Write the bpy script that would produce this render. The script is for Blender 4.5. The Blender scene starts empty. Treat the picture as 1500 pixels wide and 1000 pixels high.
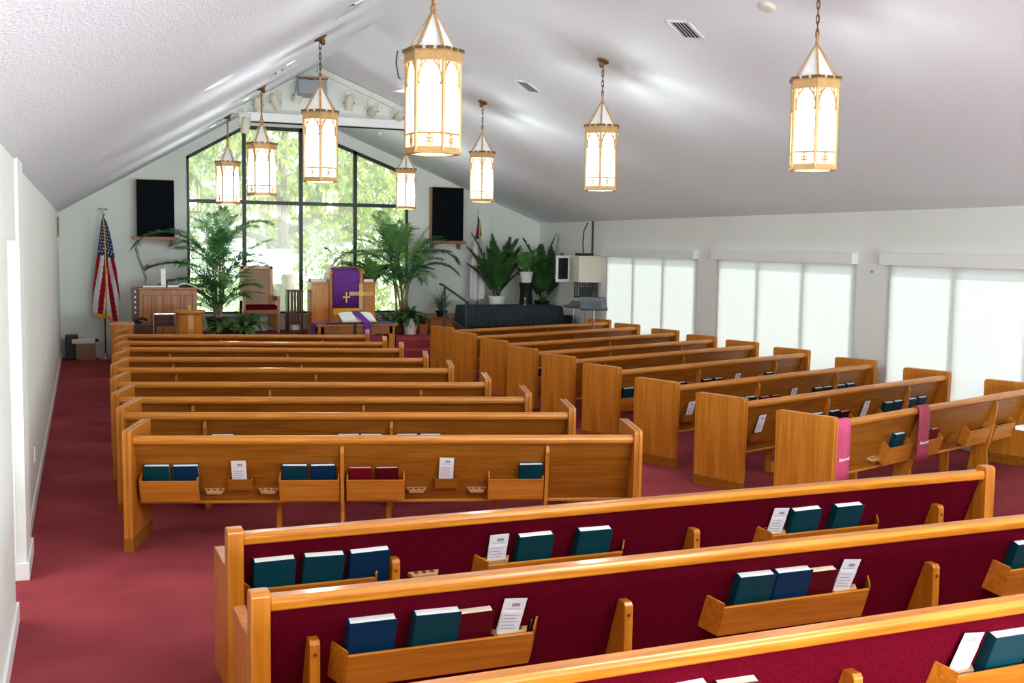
import bpy, math, random
from mathutils import Vector, Matrix
random.seed(7)
PI = math.pi
scene = bpy.context.scene
COL = scene.collection

# ---------------------------------------------------------------- mesh builder
class MB:
    def __init__(s):
        s.v = []; s.f = []; s.m = []
    def face(s, idx, mi=0):
        s.f.append(tuple(idx)); s.m.append(mi)
    def box(s, x0, x1, y0, y1, z0, z1, mi=0, M=None):
        P = [(x0,y0,z0),(x1,y0,z0),(x1,y1,z0),(x0,y1,z0),(x0,y0,z1),(x1,y0,z1),(x1,y1,z1),(x0,y1,z1)]
        if M is not None: P = [tuple(M @ Vector(p)) for p in P]
        b = len(s.v); s.v += P
        for q in ((0,3,2,1),(4,5,6,7),(0,1,5,4),(1,2,6,5),(2,3,7,6),(3,0,4,7)):
            s.face([b+i for i in q], mi)
        return s
    def prism(s, pts, a, b, axis='x', mi=0, M=None):
        """extrude a 2D outline between a and b along an axis; outline in the other two axes"""
        def mk(p, t):
            if axis == 'x': q = (t, p[0], p[1])
            elif axis == 'y': q = (p[0], t, p[1])
            else: q = (p[0], p[1], t)
            return tuple(M @ Vector(q)) if M is not None else q
        n = len(pts); o = len(s.v)
        s.v += [mk(p, a) for p in pts] + [mk(p, b) for p in pts]
        s.face([o+i for i in range(n)][::-1], mi); s.face([o+n+i for i in range(n)], mi)
        for i in range(n):
            j = (i+1) % n
            s.face((o+i, o+j, o+n+j, o+n+i), mi)
        return s
    def quad(s, a, b, c, d, mi=0):
        o = len(s.v); s.v += [tuple(a), tuple(b), tuple(c), tuple(d)]; s.face((o,o+1,o+2,o+3), mi)
    def tube(s, pts, r, n=8, mi=0, closed=False, cap=True):
        pts = [Vector(p) for p in pts]; k = len(pts)
        rs = r if isinstance(r, (list, tuple)) else [r]*k
        o = len(s.v); up = Vector((0,0,1)); prev = None
        for i, p in enumerate(pts):
            if closed: t = (pts[(i+1)%k]-pts[i-1]).normalized()
            else: t = (pts[min(i+1,k-1)]-pts[max(i-1,0)]).normalized()
            if prev is None:
                a = t.cross(up)
                if a.length < .05: a = t.cross(Vector((1,0,0)))
            else:
                a = prev - t*prev.dot(t)
                if a.length < 1e-4: a = t.cross(up)
            a.normalize(); prev = a.copy(); b = t.cross(a)
            for j in range(n):
                w = 2*PI*j/n
                s.v.append(tuple(p + (a*math.cos(w)+b*math.sin(w))*rs[i]))
        kk = k if closed else k-1
        for i in range(kk):
            i2 = (i+1) % k
            for j in range(n):
                j2 = (j+1) % n
                s.face((o+i*n+j, o+i*n+j2, o+i2*n+j2, o+i2*n+j), mi)
        if cap and not closed:
            s.face([o+j for j in range(n)][::-1], mi); s.face([o+(k-1)*n+j for j in range(n)], mi)
        return s
    def lathe(s, prof, n=20, c=(0,0,0), mi=0, rot=0):
        o = len(s.v); k = len(prof)
        for r, z in prof:
            for j in range(n):
                w = 2*PI*j/n+rot
                s.v.append((c[0]+r*math.cos(w), c[1]+r*math.sin(w), c[2]+z))
        for i in range(k-1):
            for j in range(n):
                j2 = (j+1) % n
                s.face((o+i*n+j, o+i*n+j2, o+(i+1)*n+j2, o+(i+1)*n+j), mi)
        s.face([o+j for j in range(n)][::-1], mi); s.face([o+(k-1)*n+j for j in range(n)], mi)
        return s
    def build(s, name, mats, parent=None, bevel=0, smooth=False, M=None, seg=2):
        me = bpy.data.meshes.new(name)
        V = [tuple(M @ Vector(p)) for p in s.v] if M is not None else s.v
        me.from_pydata(V, [], s.f)
        if not isinstance(mats, (list, tuple)): mats = [mats]
        for m in mats: me.materials.append(m)
        me.polygons.foreach_set('material_index', s.m)
        if smooth: me.polygons.foreach_set('use_smooth', [True]*len(me.polygons))
        me.update()
        o = bpy.data.objects.new(name, me); COL.objects.link(o)
        if parent is not None: o.parent = parent
        if bevel:
            md = o.modifiers.new('bevel', 'BEVEL'); md.width = bevel; md.segments = seg
            md.limit_method = 'ANGLE'; md.angle_limit = math.radians(40)
        return o

def tag(o, label=None, cat=None, group=None, kind=None):
    if label:
        assert 4 <= len(label.replace(',', ' ').split()) <= 16, label
        o['label'] = label
    if cat: o['category'] = cat
    if group: o['group'] = group
    if kind: o['kind'] = kind
    return o
def empty(name, loc=(0,0,0), rz=0, label=None, cat=None, group=None):
    o = bpy.data.objects.new(name, None); COL.objects.link(o)
    o.empty_display_size = .1; o.location = loc; o.rotation_euler = (0,0,rz)
    return tag(o, label, cat, group)
def struct(o): o['kind'] = 'structure'; return o
def copy_tree(o, parent=None):
    c = o.copy(); COL.objects.link(c)
    if parent is not None: c.parent = parent
    for ch in list(o.children): copy_tree(ch, c)
    return c

# ---------------------------------------------------------------- materials
def mat(name, col=(.8,.8,.8), rough=.5, metal=0, coat=0, spec=.5, trans=0):
    m = bpy.data.materials.new(name); m.use_nodes = True
    b = m.node_tree.nodes['Principled BSDF']
    b.inputs['Base Color'].default_value = (*col, 1)
    b.inputs['Roughness'].default_value = rough
    b.inputs['Metallic'].default_value = metal
    b.inputs['Coat Weight'].default_value = coat
    b.inputs['Coat Roughness'].default_value = .15
    b.inputs['Specular IOR Level'].default_value = spec
    return m
def noisy(m, cols, scale=(1,1,1), nscale=5, detail=4, dist=0, bump=0, bscale=None, stops=None, coord='Object', bdist=.01):
    """colour from stretched noise in the object's own coordinates, optional bump"""
    nt = m.node_tree; N = nt.nodes; L = nt.links; b = N['Principled BSDF']
    tc = N.new('ShaderNodeTexCoord'); mp = N.new('ShaderNodeMapping'); mp.inputs['Scale'].default_value = scale
    L.new(tc.outputs[coord], mp.inputs['Vector'])
    n = N.new('ShaderNodeTexNoise'); n.inputs['Scale'].default_value = nscale; n.inputs['Detail'].default_value = detail
    n.inputs['Distortion'].default_value = dist
    L.new(mp.outputs[0], n.inputs['Vector'])
    r = N.new('ShaderNodeValToRGB'); e = r.color_ramp.elements
    stops = stops or [.3+.4*i/(len(cols)-1) for i in range(len(cols))]
    e[0].position = stops[0]; e[0].color = (*cols[0], 1); e[1].position = stops[-1]; e[1].color = (*cols[-1], 1)
    for p, c in list(zip(stops, cols))[1:-1]:
        x = e.new(p); x.color = (*c, 1)
    L.new(n.outputs['Fac'], r.inputs['Fac']); L.new(r.outputs['Color'], b.inputs['Base Color'])
    if bump:
        src = n
        if bscale:
            src = N.new('ShaderNodeTexNoise'); src.inputs['Scale'].default_value = bscale; src.inputs['Detail'].default_value = 3
            L.new(tc.outputs[coord], src.inputs['Vector'])
        bp = N.new('ShaderNodeBump'); bp.inputs['Strength'].default_value = bump; bp.inputs['Distance'].default_value = bdist
        L.new(src.outputs['Fac'], bp.inputs['Height']); L.new(bp.outputs['Normal'], b.inputs['Normal'])
    return m
def wood(name, cols, grain, rough=.42, coat=.08):
    sc = {'x': (.7, 14, 14), 'z': (7, 7, .45), 'y': (14, .7, 14)}[grain]
    return noisy(mat(name, rough=rough, coat=coat, spec=.35), cols, sc, 2.2, 7, 1.2, stops=[.28,.5,.72])
OAK = [(.21,.063,.003), (.29,.092,.005), (.37,.126,.009)]
OAKP = [(.40,.126,.010), (.53,.182,.016), (.64,.242,.030)]
ORG = [(.35,.095,.004), (.46,.142,.008), (.57,.198,.016)]
RED = [(.30,.10,.025), (.40,.145,.04), (.48,.19,.06)]
W = {'pale_x': wood('pale_oak_x', [(.50,.27,.12),(.60,.35,.17)], 'x'), 'oak_x': wood('oak_x', OAK, 'x'), 'oak_z': wood('oak_z', OAKP, 'z', .34, .2), 'oak_rail': wood('oak_rail', OAKP, 'x', .3, .3),
     'org_x': wood('orange_oak_x', ORG, 'x', .32, .35), 'org_z': wood('orange_oak_z', ORG, 'z', .32, .35),
     'red_x': wood('red_oak_x', RED, 'x'), 'red_z': wood('red_oak_z', RED, 'z'),
     'dark_z': wood('walnut_z', [(.07,.02,.012),(.12,.035,.02),(.17,.05,.03)], 'z')}
M = {}
M['wall'] = noisy(mat('wall_paint', rough=.75), [(.765,.785,.73),(.795,.815,.76)], (1,1,1), 1.5, 3, bump=.05, bscale=120)
M['ceil_l'] = noisy(mat('popcorn_ceiling', rough=.9), [(.76,.81,.85),(.84,.89,.93)], (1,1,1), 70, 3, bump=.9, bscale=75, bdist=.02)
M['ceil_r'] = noisy(mat('ceiling_paint', rough=.85), [(.81,.86,.89),(.84,.89,.92)], (1,1,1), 60, 3, bump=.35, bscale=75, bdist=.012)
M['white'] = mat('white_paint', (.82,.82,.81), .4)
M['carpet'] = noisy(mat('red_carpet', rough=1, spec=.1), [(.25,.038,.046),(.30,.048,.057),(.34,.058,.068)], (1,1,1), 1.6, 8, .4, bump=.6, bscale=400, bdist=.004)
M['carpet2'] = noisy(mat('red_carpet_platform', rough=1, spec=.1), [(.29,.04,.052),(.36,.055,.068)], (1,1,1), 3, 6, bump=.5, bscale=400, bdist=.004)
M['burg'] = noisy(mat('burgundy_cloth', rough=1, spec=.02), [(.085,.0015,.007),(.125,.003,.012)], (1,1,1), 90, 3, bump=.2, bscale=300)
M['cush'] = noisy(mat('cushion_cloth', rough=.95, spec=.2), [(.28,.028,.05),(.36,.04,.07)], (1,1,1), 60, 3, bump=.2, bscale=300)
M['brass'] = noisy(mat('aged_brass', rough=.45, metal=.35), [(.55,.32,.12),(.68,.43,.18)], (1,1,1), 12, 4)
M['brass_dk'] = mat('dark_brass', (.22,.12,.05), .4, .8)
M['gold'] = mat('gold', (.75,.45,.06), .45, .3)
M['palegold'] = mat('pale_gold', (.55,.40,.16), .5, .1)
M['goldcloth'] = mat('gold_fringe', (.80,.40,.01), .8)
M['black'] = mat('black_paint', (.010,.010,.012), .5, spec=.25)
M['grille'] = mat('black_grille_cloth', (.006,.008,.010), .95, spec=.05)
M['blackcloth'] = noisy(mat('black_cloth', rough=.8, spec=.3), [(.014,.022,.027),(.030,.042,.050)], (1,1,1), 20, 4)
M['bronze'] = mat('bronze_frame', (.02,.022,.022), .4, .4)
M['teal'] = mat('teal_cover', (.001,.040,.055), .42, spec=.2)
M['navy'] = mat('navy_cover', (.001,.026,.075), .42, spec=.2)
M['redc'] = mat('red_cover', (.16,.003,.012), .4, spec=.2)
M['dred'] = mat('dark_red_cover', (.09,.002,.007), .4, spec=.2)
M['dkbook'] = mat('dark_cover', (.002,.014,.024), .42, spec=.2)
M['paper'] = noisy(mat('page_edges', rough=.8), [(.82,.82,.78),(.93,.93,.90)], (.5,60,.5), 8, 2)
M['pagered'] = mat('reddish_page_edges', (.72,.40,.30), .7)
M['tanpage'] = mat('tan_page_edges', (.85,.68,.50), .8)
M['card'] = mat('white_card', (.82,.80,.82), .6)
M['ink'] = mat('grey_print', (.33,.32,.36), .7)
M['pink'] = noisy(mat('pink_satin', rough=.6), [(.50,.05,.13),(.66,.09,.20)], (1,1,1), 7, 3)
M['crimson'] = noisy(mat('crimson_satin', rough=.6), [(.34,.03,.07),(.42,.045,.09)], (1,1,1), 7, 3)
M['purple'] = noisy(mat('purple_cloth', rough=.75), [(.095,.012,.19),(.14,.02,.26)], (1,1,1), 20, 3)
M['chrome'] = mat('chrome', (.75,.75,.77), .2, 1)
M['steel'] = mat('grey_metal', (.30,.36,.42), .4, .6)
M['grey'] = mat('grey_plastic', (.30,.33,.35), .6)
M['dgrey'] = mat('dark_grey_metal', (.035,.037,.042), .5)
M['beige'] = mat('beige_plastic', (.66,.62,.50), .5)
M['cream'] = mat('cream_laminate', (.68,.63,.50), .45)
M['terra'] = mat('terracotta', (.42,.12,.05), .8)
M['cardbd'] = mat('cardboard', (.36,.21,.12), .85)
M['tan'] = noisy(mat('tan_leatherette', rough=.6), [(.40,.25,.14),(.45,.28,.16)], (1,1,1), 5, 3)
M['soil'] = mat('soil', (.03,.02,.012), 1)
def leafmat(name, a, b, tr=.35):
    m = noisy(mat(name, rough=.45), [a, b], (1,1,1), 3, 3)
    nt = m.node_tree; N = nt.nodes; L = nt.links
    out = N['Material Output']; pb = N['Principled BSDF']
    ts = N.new('ShaderNodeBsdfTranslucent'); mx = N.new('ShaderNodeMixShader'); mx.inputs[0].default_value = tr
    rp = [n for n in N if n.type == 'VALTORGB'][0]
    L.new(rp.outputs[0], ts.inputs['Color']); L.new(pb.outputs[0], mx.inputs[1]); L.new(ts.outputs[0], mx.inputs[2])
    L.new(mx.outputs[0], out.inputs['Surface']); return m
M['palm'] = leafmat('palm_leaf', (.03,.15,.05), (.13,.36,.13), .35)
M['palm_l'] = leafmat('light_palm_leaf', (.14,.36,.10), (.34,.60,.18), .45)
M['fern'] = leafmat('fern_leaf', (.07,.17,.05), (.17,.30,.09))
M['cycad'] = leafmat('cycad_leaf', (.02,.075,.02), (.07,.17,.04), .2)
M['tree'] = leafmat('tree_leaf', (.24,.29,.05), (.54,.54,.15), .5)
M['tree2'] = leafmat('tree_leaf_pale', (.24,.33,.16), (.50,.57,.27), .5)
M['bark'] = noisy(mat('bark', rough=.9), [(.10,.065,.06),(.20,.14,.12)], (6,6,1), 4, 5, bump=.5)
M['stem'] = noisy(mat('cane', rough=.6), [(.20,.13,.07),(.36,.30,.14)], (3,3,8), 3, 3)
M['lawn'] = noisy(mat('lawn', rough=1), [(.22,.34,.10),(.38,.50,.18)], (1,1,1), 1.5, 5)
M['pave'] = mat('pale_paving', (.62,.60,.56), .9)
def emis(name, col, s):
    m = mat(name, col, .4); b = m.node_tree.nodes['Principled BSDF']
    b.inputs['Emission Color'].default_value = (*col, 1); b.inputs['Emission Strength'].default_value = s; return m
def lampglass():
    m = bpy.data.materials.new('lit_lantern_glass'); m.use_nodes = True; nt = m.node_tree; N = nt.nodes; L = nt.links
    N.remove(N['Principled BSDF']); out = N['Material Output']
    e = N.new('ShaderNodeEmission'); e.inputs['Color'].default_value = (1,.975,.94,1); e.inputs['Strength'].default_value = 1.7
    t = N.new('ShaderNodeBsdfTransparent'); mx = N.new('ShaderNodeMixShader'); mx.inputs[0].default_value = .4
    L.new(e.outputs[0], mx.inputs[1]); L.new(t.outputs[0], mx.inputs[2]); L.new(mx.outputs[0], out.inputs['Surface']); return m
M['lampglass'] = lampglass()
M['lampcone'] = emis('opal_cone_glass', (.80,.79,.76), .06)
M['canlight'] = emis('downlight_lens', (1,.97,.92), 2.0)
def pane(name, refl, haze=0):
    m = bpy.data.materials.new(name); m.use_nodes = True; nt = m.node_tree; N = nt.nodes; L = nt.links
    N.remove(N['Principled BSDF']); out = N['Material Output']
    t = N.new('ShaderNodeBsdfTransparent'); g = N.new('ShaderNodeBsdfGlossy'); g.inputs['Roughness'].default_value = .01
    t.inputs['Color'].default_value = (.97,.99,.98,1)
    mx = N.new('ShaderNodeMixShader'); fr = N.new('ShaderNodeFresnel'); fr.inputs['IOR'].default_value = refl
    L.new(fr.outputs[0], mx.inputs[0]); L.new(t.outputs[0], mx.inputs[1]); L.new(g.outputs[0], mx.inputs[2])
    if haze:
        df = N.new('ShaderNodeBsdfTranslucent'); df.inputs['Color'].default_value = (1,1,1,1)
        m3 = N.new('ShaderNodeMixShader'); m3.inputs[0].default_value = haze
        L.new(mx.outputs[0], m3.inputs[1]); L.new(df.outputs[0], m3.inputs[2]); mx = m3
    L.new(mx.outputs[0], out.inputs['Surface']); return m
M['glass'] = pane('window_glass', 1.62)
M['hazyglass'] = pane('hazy_window_glass', 1.9, .06)
M['acrylic'] = pane('clear_acrylic', 1.5)
def shade_mat():
    m = bpy.data.materials.new('roller_shade_fabric'); m.use_nodes = True; nt = m.node_tree; N = nt.nodes; L = nt.links
    N.remove(N['Principled BSDF']); out = N['Material Output']
    t = N.new('ShaderNodeBsdfTranslucent'); t.inputs['Color'].default_value = (.90,.885,.875,1)
    d = N.new('ShaderNodeBsdfDiffuse'); d.inputs['Color'].default_value = (.8,.8,.78,1)
    tp = N.new('ShaderNodeBsdfTransparent'); tp.inputs['Color'].default_value = (.9,.95,.9,1)
    mx = N.new('ShaderNodeMixShader'); mx.inputs[0].default_value = .65
    m2 = N.new('ShaderNodeMixShader'); m2.inputs[0].default_value = .07
    L.new(d.outputs[0], mx.inputs[1]); L.new(t.outputs[0], mx.inputs[2])
    L.new(mx.outputs[0], m2.inputs[1]); L.new(tp.outputs[0], m2.inputs[2])
    L.new(m2.outputs[0], out.inputs['Surface']); return m
M['shade'] = shade_mat()

# ---------------------------------------------------------------- room (x right, y towards the big window, z up)
XL, XR, YF, YB, ZE = -.41, 9.15, 21.98, -4.0, 2.69
XA, ZA = 3.45, 4.95
SL = (ZA-ZE)/(XA-XL); SR = (ZA-ZE)/(XR-XA)
def zc(x): return ZE+SL*(x-XL) if x < XA else ZA-SR*(x-XA)
struct(MB().box(XL-1.6, XR+.2, YB-.2, YF+.15, -.2, 0).build('floor', M['carpet']))
# ceiling slopes
m = MB(); m.prism([(XL-1.6, ZE-SL*1.6), (XA, ZA), (XA, ZA+.12), (XL-1.6, ZE-SL*1.6+.12)], YB-.2, YF+.15, 'y')
m = MB(); m.prism([(XL-.3, ZE-SL*.3), (XA, ZA), (XA, ZA+.12), (XL-.3, ZE-SL*.3+.12)], YB-.2, YF+.15, 'y')
struct(m.build('ceiling', M['ceil_l']))
m = MB(); m.prism([(XA, ZA), (XR+.3, ZE-SR*.3), (XR+.3, ZE-SR*.3+.12), (XA, ZA+.12)], YB-.2, YF+.15, 'y')
struct(m.build('ceiling', M['ceil_r']))
# left wall: far stretch, thicker pier, opening, near stretch
struct(MB().box(XL-.2, XL, 8.28, YF, 0, ZE+.02).build('wall_left', M['wall']))
struct(MB().box(XL-.2, XL+.035, 7.66, 8.28, 0, ZE+.05).build('wall_left', M['wall']))
struct(MB().box(XL-.2, XL+.015, YB, 6.80, 0, ZE+.03).build('wall_left', M['wall']))
struct(MB().box(XL-.2, XL+.015, 6.80, 7.66, 2.19, ZE+.03).build('wall_left', M['wall']))
# little lobby seen through the opening
m = MB(); m.box(-1.9,-1.8,6.2,8.4,0,2.5); m.box(-1.8,XL-.2,8.3,8.4,0,2.5); m.box(-1.8,XL-.2,6.2,6.3,0,2.5); m.box(-1.8,XL-.2,6.3,8.3,2.4,2.5)
struct(m.build('wall_lobby', M['wall']))
# door casing on the far jamb
m = MB(); m.box(XL-.21, XL-.02, 7.63, 7.662, 0, 2.19); m.box(XL-.21, XL-.02, 6.798, 6.82, 0, 2.19)
struct(m.build('trim_1', M['white'], bevel=.004))
# baseboards
def baseboard(name, x0, x1, y0, y1, h=.115):
    m = MB(); m.box(x0, x1, y0, y1, 0, h); return struct(m.build(name, M['white'], bevel=.005))
baseboard('baseboard_left', XL, XL+.016, 8.28, YF)
baseboard('baseboard_left', XL+.035, XL+.053, 7.64, 8.30)
baseboard('baseboard_left', XL-.18, XL+.053, 7.625, 7.66)
baseboard('baseboard_left', XL+.015, XL+.033, YB, 6.815)
baseboard('baseboard_front', XL, .55, YF-.016, YF)
baseboard('baseboard_right', XR-.016, XR, YB, YF-2.8)
# front wall with the big window opening
WX = [1.86, 2.94, 4.04, 5.13, 6.23]; WB = .80; WM = 2.97
def wtop(x): return min(3.81+.575*(x-1.86), 4.44, 4.44-.372*(x-4.08))
def wallstrip(m, xs, lo, hi, y0, y1):
    for a, b in zip(xs, xs[1:]):
        m.prism([(a, lo(a)), (b, lo(b)), (b, hi(b)), (a, hi(a))], y0, y1, 'y')
XK = 1.86+(4.44-3.81)/.575
m = MB()
hi = lambda x: zc(x)+.03
wallstrip(m, [XL-.2, 1.86], lambda x: 0, hi, YF, YF+.15)
wallstrip(m, [6.23, XR+.2], lambda x: 0, hi, YF, YF+.15)
wallstrip(m, [1.86, 6.23], lambda x: 0, lambda x: WB, YF, YF+.15)
wallstrip(m, [1.86, XK, XA, 4.08, 6.23], wtop, hi, YF, YF+.15)
struct(m.build('wall_front', M['wall']))
# back wall
m = MB(); wallstrip(m, [XL-.2, XA, XR+.2], lambda x: 0, hi, YB-.2, YB); struct(m.build('wall_back', M['wall']))
# right wall with five window openings
WIN = [(15.40,18.65), (11.50,14.75), (7.61,10.86), (3.72,6.97), (-.17,3.08)]
WZ0, WZ1 = .30, 2.06
m = MB(); ys = YF+.15
for a, b in WIN:
    m.box(XR, XR+.2, b, ys, 0, ZE+.03); m.box(XR, XR+.2, a, b, 0, WZ0); m.box(XR, XR+.2, a, b, WZ1, ZE+.03); ys = a
m.box(XR, XR+.2, YB-.2, ys, 0, ZE+.03)
struct(m.build('wall_right', M['wall']))
for i, (a, b) in enumerate(WIN):
    fr = MB(); x0, x1 = XR+.10, XR+.15
    fr.box(x0,x1,a,b,WZ0,WZ0+.05); fr.box(x0,x1,a,b,WZ1-.05,WZ1); fr.box(x0,x1,a,a+.05,WZ0,WZ1); fr.box(x0,x1,b-.05,b,WZ0,WZ1)
    for k in (1,2):
        c = a+(b-a)*k/3; fr.box(x0,x1,c-.035,c+.035,WZ0,WZ1)
    w = struct(fr.build('window_%d' % (i+2), M['white']))
    MB().box(XR+.12, XR+.126, a+.04, b-.04, WZ0+.04, WZ1-.04).build('pane', M['glass'], w)
    if i > 3: continue
    e = empty('roller_shade', (XR, (a+b)/2, WZ0), 0,
        ['white translucent roller shade on the side window nearest the music stands', 'white translucent roller shade on the middle visible side window',
         'white translucent roller shade on the large side window at the picture edge', 'white translucent roller shade on the side window outside the view'][i], 'window shade', 'roller shades on the side windows')
    h = (b-a)/2
    MB().box(-.016, -.013, -h-.02, h+.02, .0, WZ1-WZ0-.01).build('shade_cloth', M['shade'], e)
    MB().box(-.10, -.002, -h-.03, h+.10, WZ1-WZ0-.03, WZ1-WZ0+.115).build('valance', M['white'], e, bevel=.004)
    MB().box(-.028, -.006, -h-.022, h+.022, -.01, .02).build('hem_bar', M['white'], e)
# big front window
fr = MB(); y0, y1 = YF+.02, YF+.11; t = .035
for x in WX[1:4]: fr.box(x-t, x+t, y0, y1, WB, wtop(x))
fr.box(WX[0], WX[0]+.05, y0, y1, WB, wtop(WX[0])); fr.box(WX[4]-.05, WX[4], y0, y1, WB, wtop(WX[4]))
fr.box(WX[0], WX[4], y0-.01, y1, WM-t, WM+t); fr.box(WX[0], WX[4], y0, y1, WB, WB+.04)
for a, b in ((WX[0],XK),(XK,4.08),(4.08,WX[4])):
    fr.prism([(a,wtop(a)-.07),(b,wtop(b)-.07),(b,wtop(b)),(a,wtop(a))], y0, y1, 'y')
w1 = struct(fr.build('window_1', M['bronze']))
pm = MB(); yy = YF+.06
pm.prism([(WX[0],WB),(WX[4],WB),(WX[4],wtop(WX[4])),(4.08,4.44),(XK,4.44),(WX[0],wtop(WX[0]))], yy, yy+.006, 'y')
pm.build('pane', M['hazyglass'], w1)
struct(MB().box(WX[0]-.03, WX[4]+.03, YF-.05, YF+.02, WB-.03, WB).build('trim_2', M['white'], bevel=.004))

# gable bulkhead with the projection screen case
YK = 17.4; zb = 4.16
m = MB(); xl = XL+(zb-ZE)/SL; xr = XA+(ZA-zb)/SR
m.prism([(xl, zb), (xr, zb), (XA, ZA+.01)], YK, YK+.10, 'y')
struct(m.build('wall_bulkhead', M['wall']))
m = MB()
for off in (0,):
    m.prism([(XA, ZA-.11), (xr+.05, zc(xr+.05)-.11), (xr+.05, zc(xr+.05)-.02), (XA, ZA-.02)], YK-.06, YK, 'y')
    m.prism([(XA, ZA-.07), (XA, ZA-.01), (xl, zb), (xl+.05, zb)], YK-.03, YK, 'y')
struct(m.build('trim_3', M['wall'], bevel=.004))
e = empty('projection_screen', (3.85, YK-.09, 4.03), 0, 'white ceiling-mounted projection screen case, rolled up, under the gable', 'screen')
MB().box(-1.62, 1.62, -.07, .07, 0, .135).build('case', M['white'], e, bevel=.01)
MB().tube([(-1.52,0,-.008),(1.6,0,-.008)], .012, 8).build('hem_bar', M['black'], e)
for x in (-1.0, 1.0): MB().box(x-.02, x+.02, -.02, .02, .135, .16).build('bracket', M['white'], e)

# platform, steps, ledge
m = MB(); m.box(.62, XR, 19.25, YF, 0, .48); struct(m.build('floor_platform', M['carpet2']))
m = MB(); m.box(2.4, 6.35, 18.95, 19.25, 0, .32); m.box(2.4, 6.35, 18.65, 18.95, 0, .16); struct(m.build('floor_steps', M['carpet2'], bevel=.012))
# ---------------------------------------------------------------- pews
TH = math.atan((.24-.07)/.48)
def tilt():
    """(u, d, s): along the pew, out of the back towards the viewer, up along the back"""
    c, s = math.cos(TH), math.sin(TH)
    return Matrix(((1,0,0,0),(0,-c,-s,.24),(0,-s,c,.32),(0,0,0,1)))
TM = tilt()
ORD = ['first','second','third','fourth','fifth','sixth','seventh','eighth','ninth','tenth','eleventh','twelfth','thirteenth']
def rounded(y0, y1, z1, r, z0=0, rake=0):
    P = [(y0+rake, z0)]
    for k in range(5):
        a = PI-PI/2*k/4; P.append((y0+r+r*math.cos(a), z1-r+r*math.sin(a)))
    for k in range(5):
        a = PI/2-PI/2*k/4; P.append((y1-r+r*math.cos(a), z1-r+r*math.sin(a)))
    P.append((y1, z0)); return P
def end_panel(root, x0, D, zt, side):
    m = MB()
    m.prism(rounded(0, D, zt, .028, .10, .02), x0, x0+.026); m.prism(rounded(0, D, zt, .028, .10, .02), x0+.036, x0+.062)
    m.prism(rounded(.007, D-.007, zt-.007, .024, .10, .02), x0+.02, x0+.04)
    p = m.build('end_panel', W['oak_z'], root, bevel=.003)
    b = MB(); b.box(x0-.003, x0+.065, .022, D+.004, 0, .10); b.build('plinth', W['oak_x'], p, bevel=.003)
def brace(root, u, orange=False):
    """shaped upright behind the seat back, standing on the floor"""
    w = .026 if not orange else .042
    if not orange:
        P = [(.16,0),(.13,.05),(.15,.25),(.125,.32),(.075,.62),(.062,.70),(.075,.745),(.10,.76),(.20,.42),(.30,.30),(.34,0)]
        m = MB(); m.prism(P, u-w/2, u+w/2); b = m.build('brace', W['oak_z'], root, bevel=.003)
        k = MB(); k.lathe([(.005,0),(.004,.003)], 8); k.build('screw_cap', W['dark_z'], b, M=Matrix.Translation((u,.063,.68)) @ Matrix.Rotation(PI/2,4,'X'))
    else:
        P = [(.045,0),(.045,.625),(.058,.64),(.118,.64),(.19,.44),(.245,.30),(.30,.28),(.30,0)]
        m = MB(); m.prism(P, u-w/2, u+w/2); b = m.build('brace', W['org_z'], root, bevel=.004)
        k = MB(); k.lathe([(.008,0),(.006,.004)], 10); k.build('screw_cap', W['dark_z'], b, M=Matrix.Translation((u,.042,.585)) @ Matrix.Rotation(PI/2,4,'X'))
def rack(root, u0, u1, wd, orange=False):
    m = MB()
    if not orange:
        s0, s1, d = .045, .215, .075
        m.box(u0, u1, d, d+.012, s0, s1, M=TM); m.box(u0, u1, 0, d, s0, s0+.012, M=TM)
        for a in (u0, u1-.012): m.prism([(0,s0),(d,s0),(d,s1),(0,s1+.03)], a, a+.012, M=TM)
    else:
        s0, s1, d = .125, .285, .085
        # front board with sloped ends
        m.box(u0+.05, u1-.05, d, d+.014, s0, s1, M=TM); m.box(u0+.04, u1-.04, 0, d, s0, s0+.014, M=TM)
        for a, b in ((u0, u0+.05), (u1, u1-.05)):
            P = [(a,0),(b,d),(b,d+.014),(a-.012*(1 if b>a else -1),.0)]
            m.prism(P if b>a else P[::-1], s0, s1+.02, 'z', M=TM)
    m.build('book_rack', wd, root, bevel=.002)
def pocket(root, u, wd):
    m = MB(); m.box(u-.085, u+.085, .045, .055, .12, .205, M=TM); m.box(u-.085, u+.085, 0, .045, .12, .13, M=TM)
    for a in (u-.085, u+.077): m.box(a, a+.008, 0, .045, .12, .205, M=TM)
    m.build('card_pocket', wd, root, bevel=.002)
def cups(root, u, wd, s=.085, w=.15):
    """little shelf with three round holes for communion cups"""
    m = MB(); d = .052
    m.prism([(u-w/2,0),(u+w/2,0),(u+w/2-.025,d),(u-w/2+.025,d)], s, s+.02, 'z', M=TM, mi=0)
    for k in (-1,0,1):
        c = Vector((u+k*.042, .025, s+.0205)); n = 12; o = len(m.v)
        for j in range(n): m.v.append(tuple(TM @ (c+Vector((.013*math.cos(2*PI*j/n), .011*math.sin(2*PI*j/n), 0)))))
        m.face([o+j for j in range(n)], 1)
    m.build('cup_holder', [wd, W['dark_z']], root)
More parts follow.
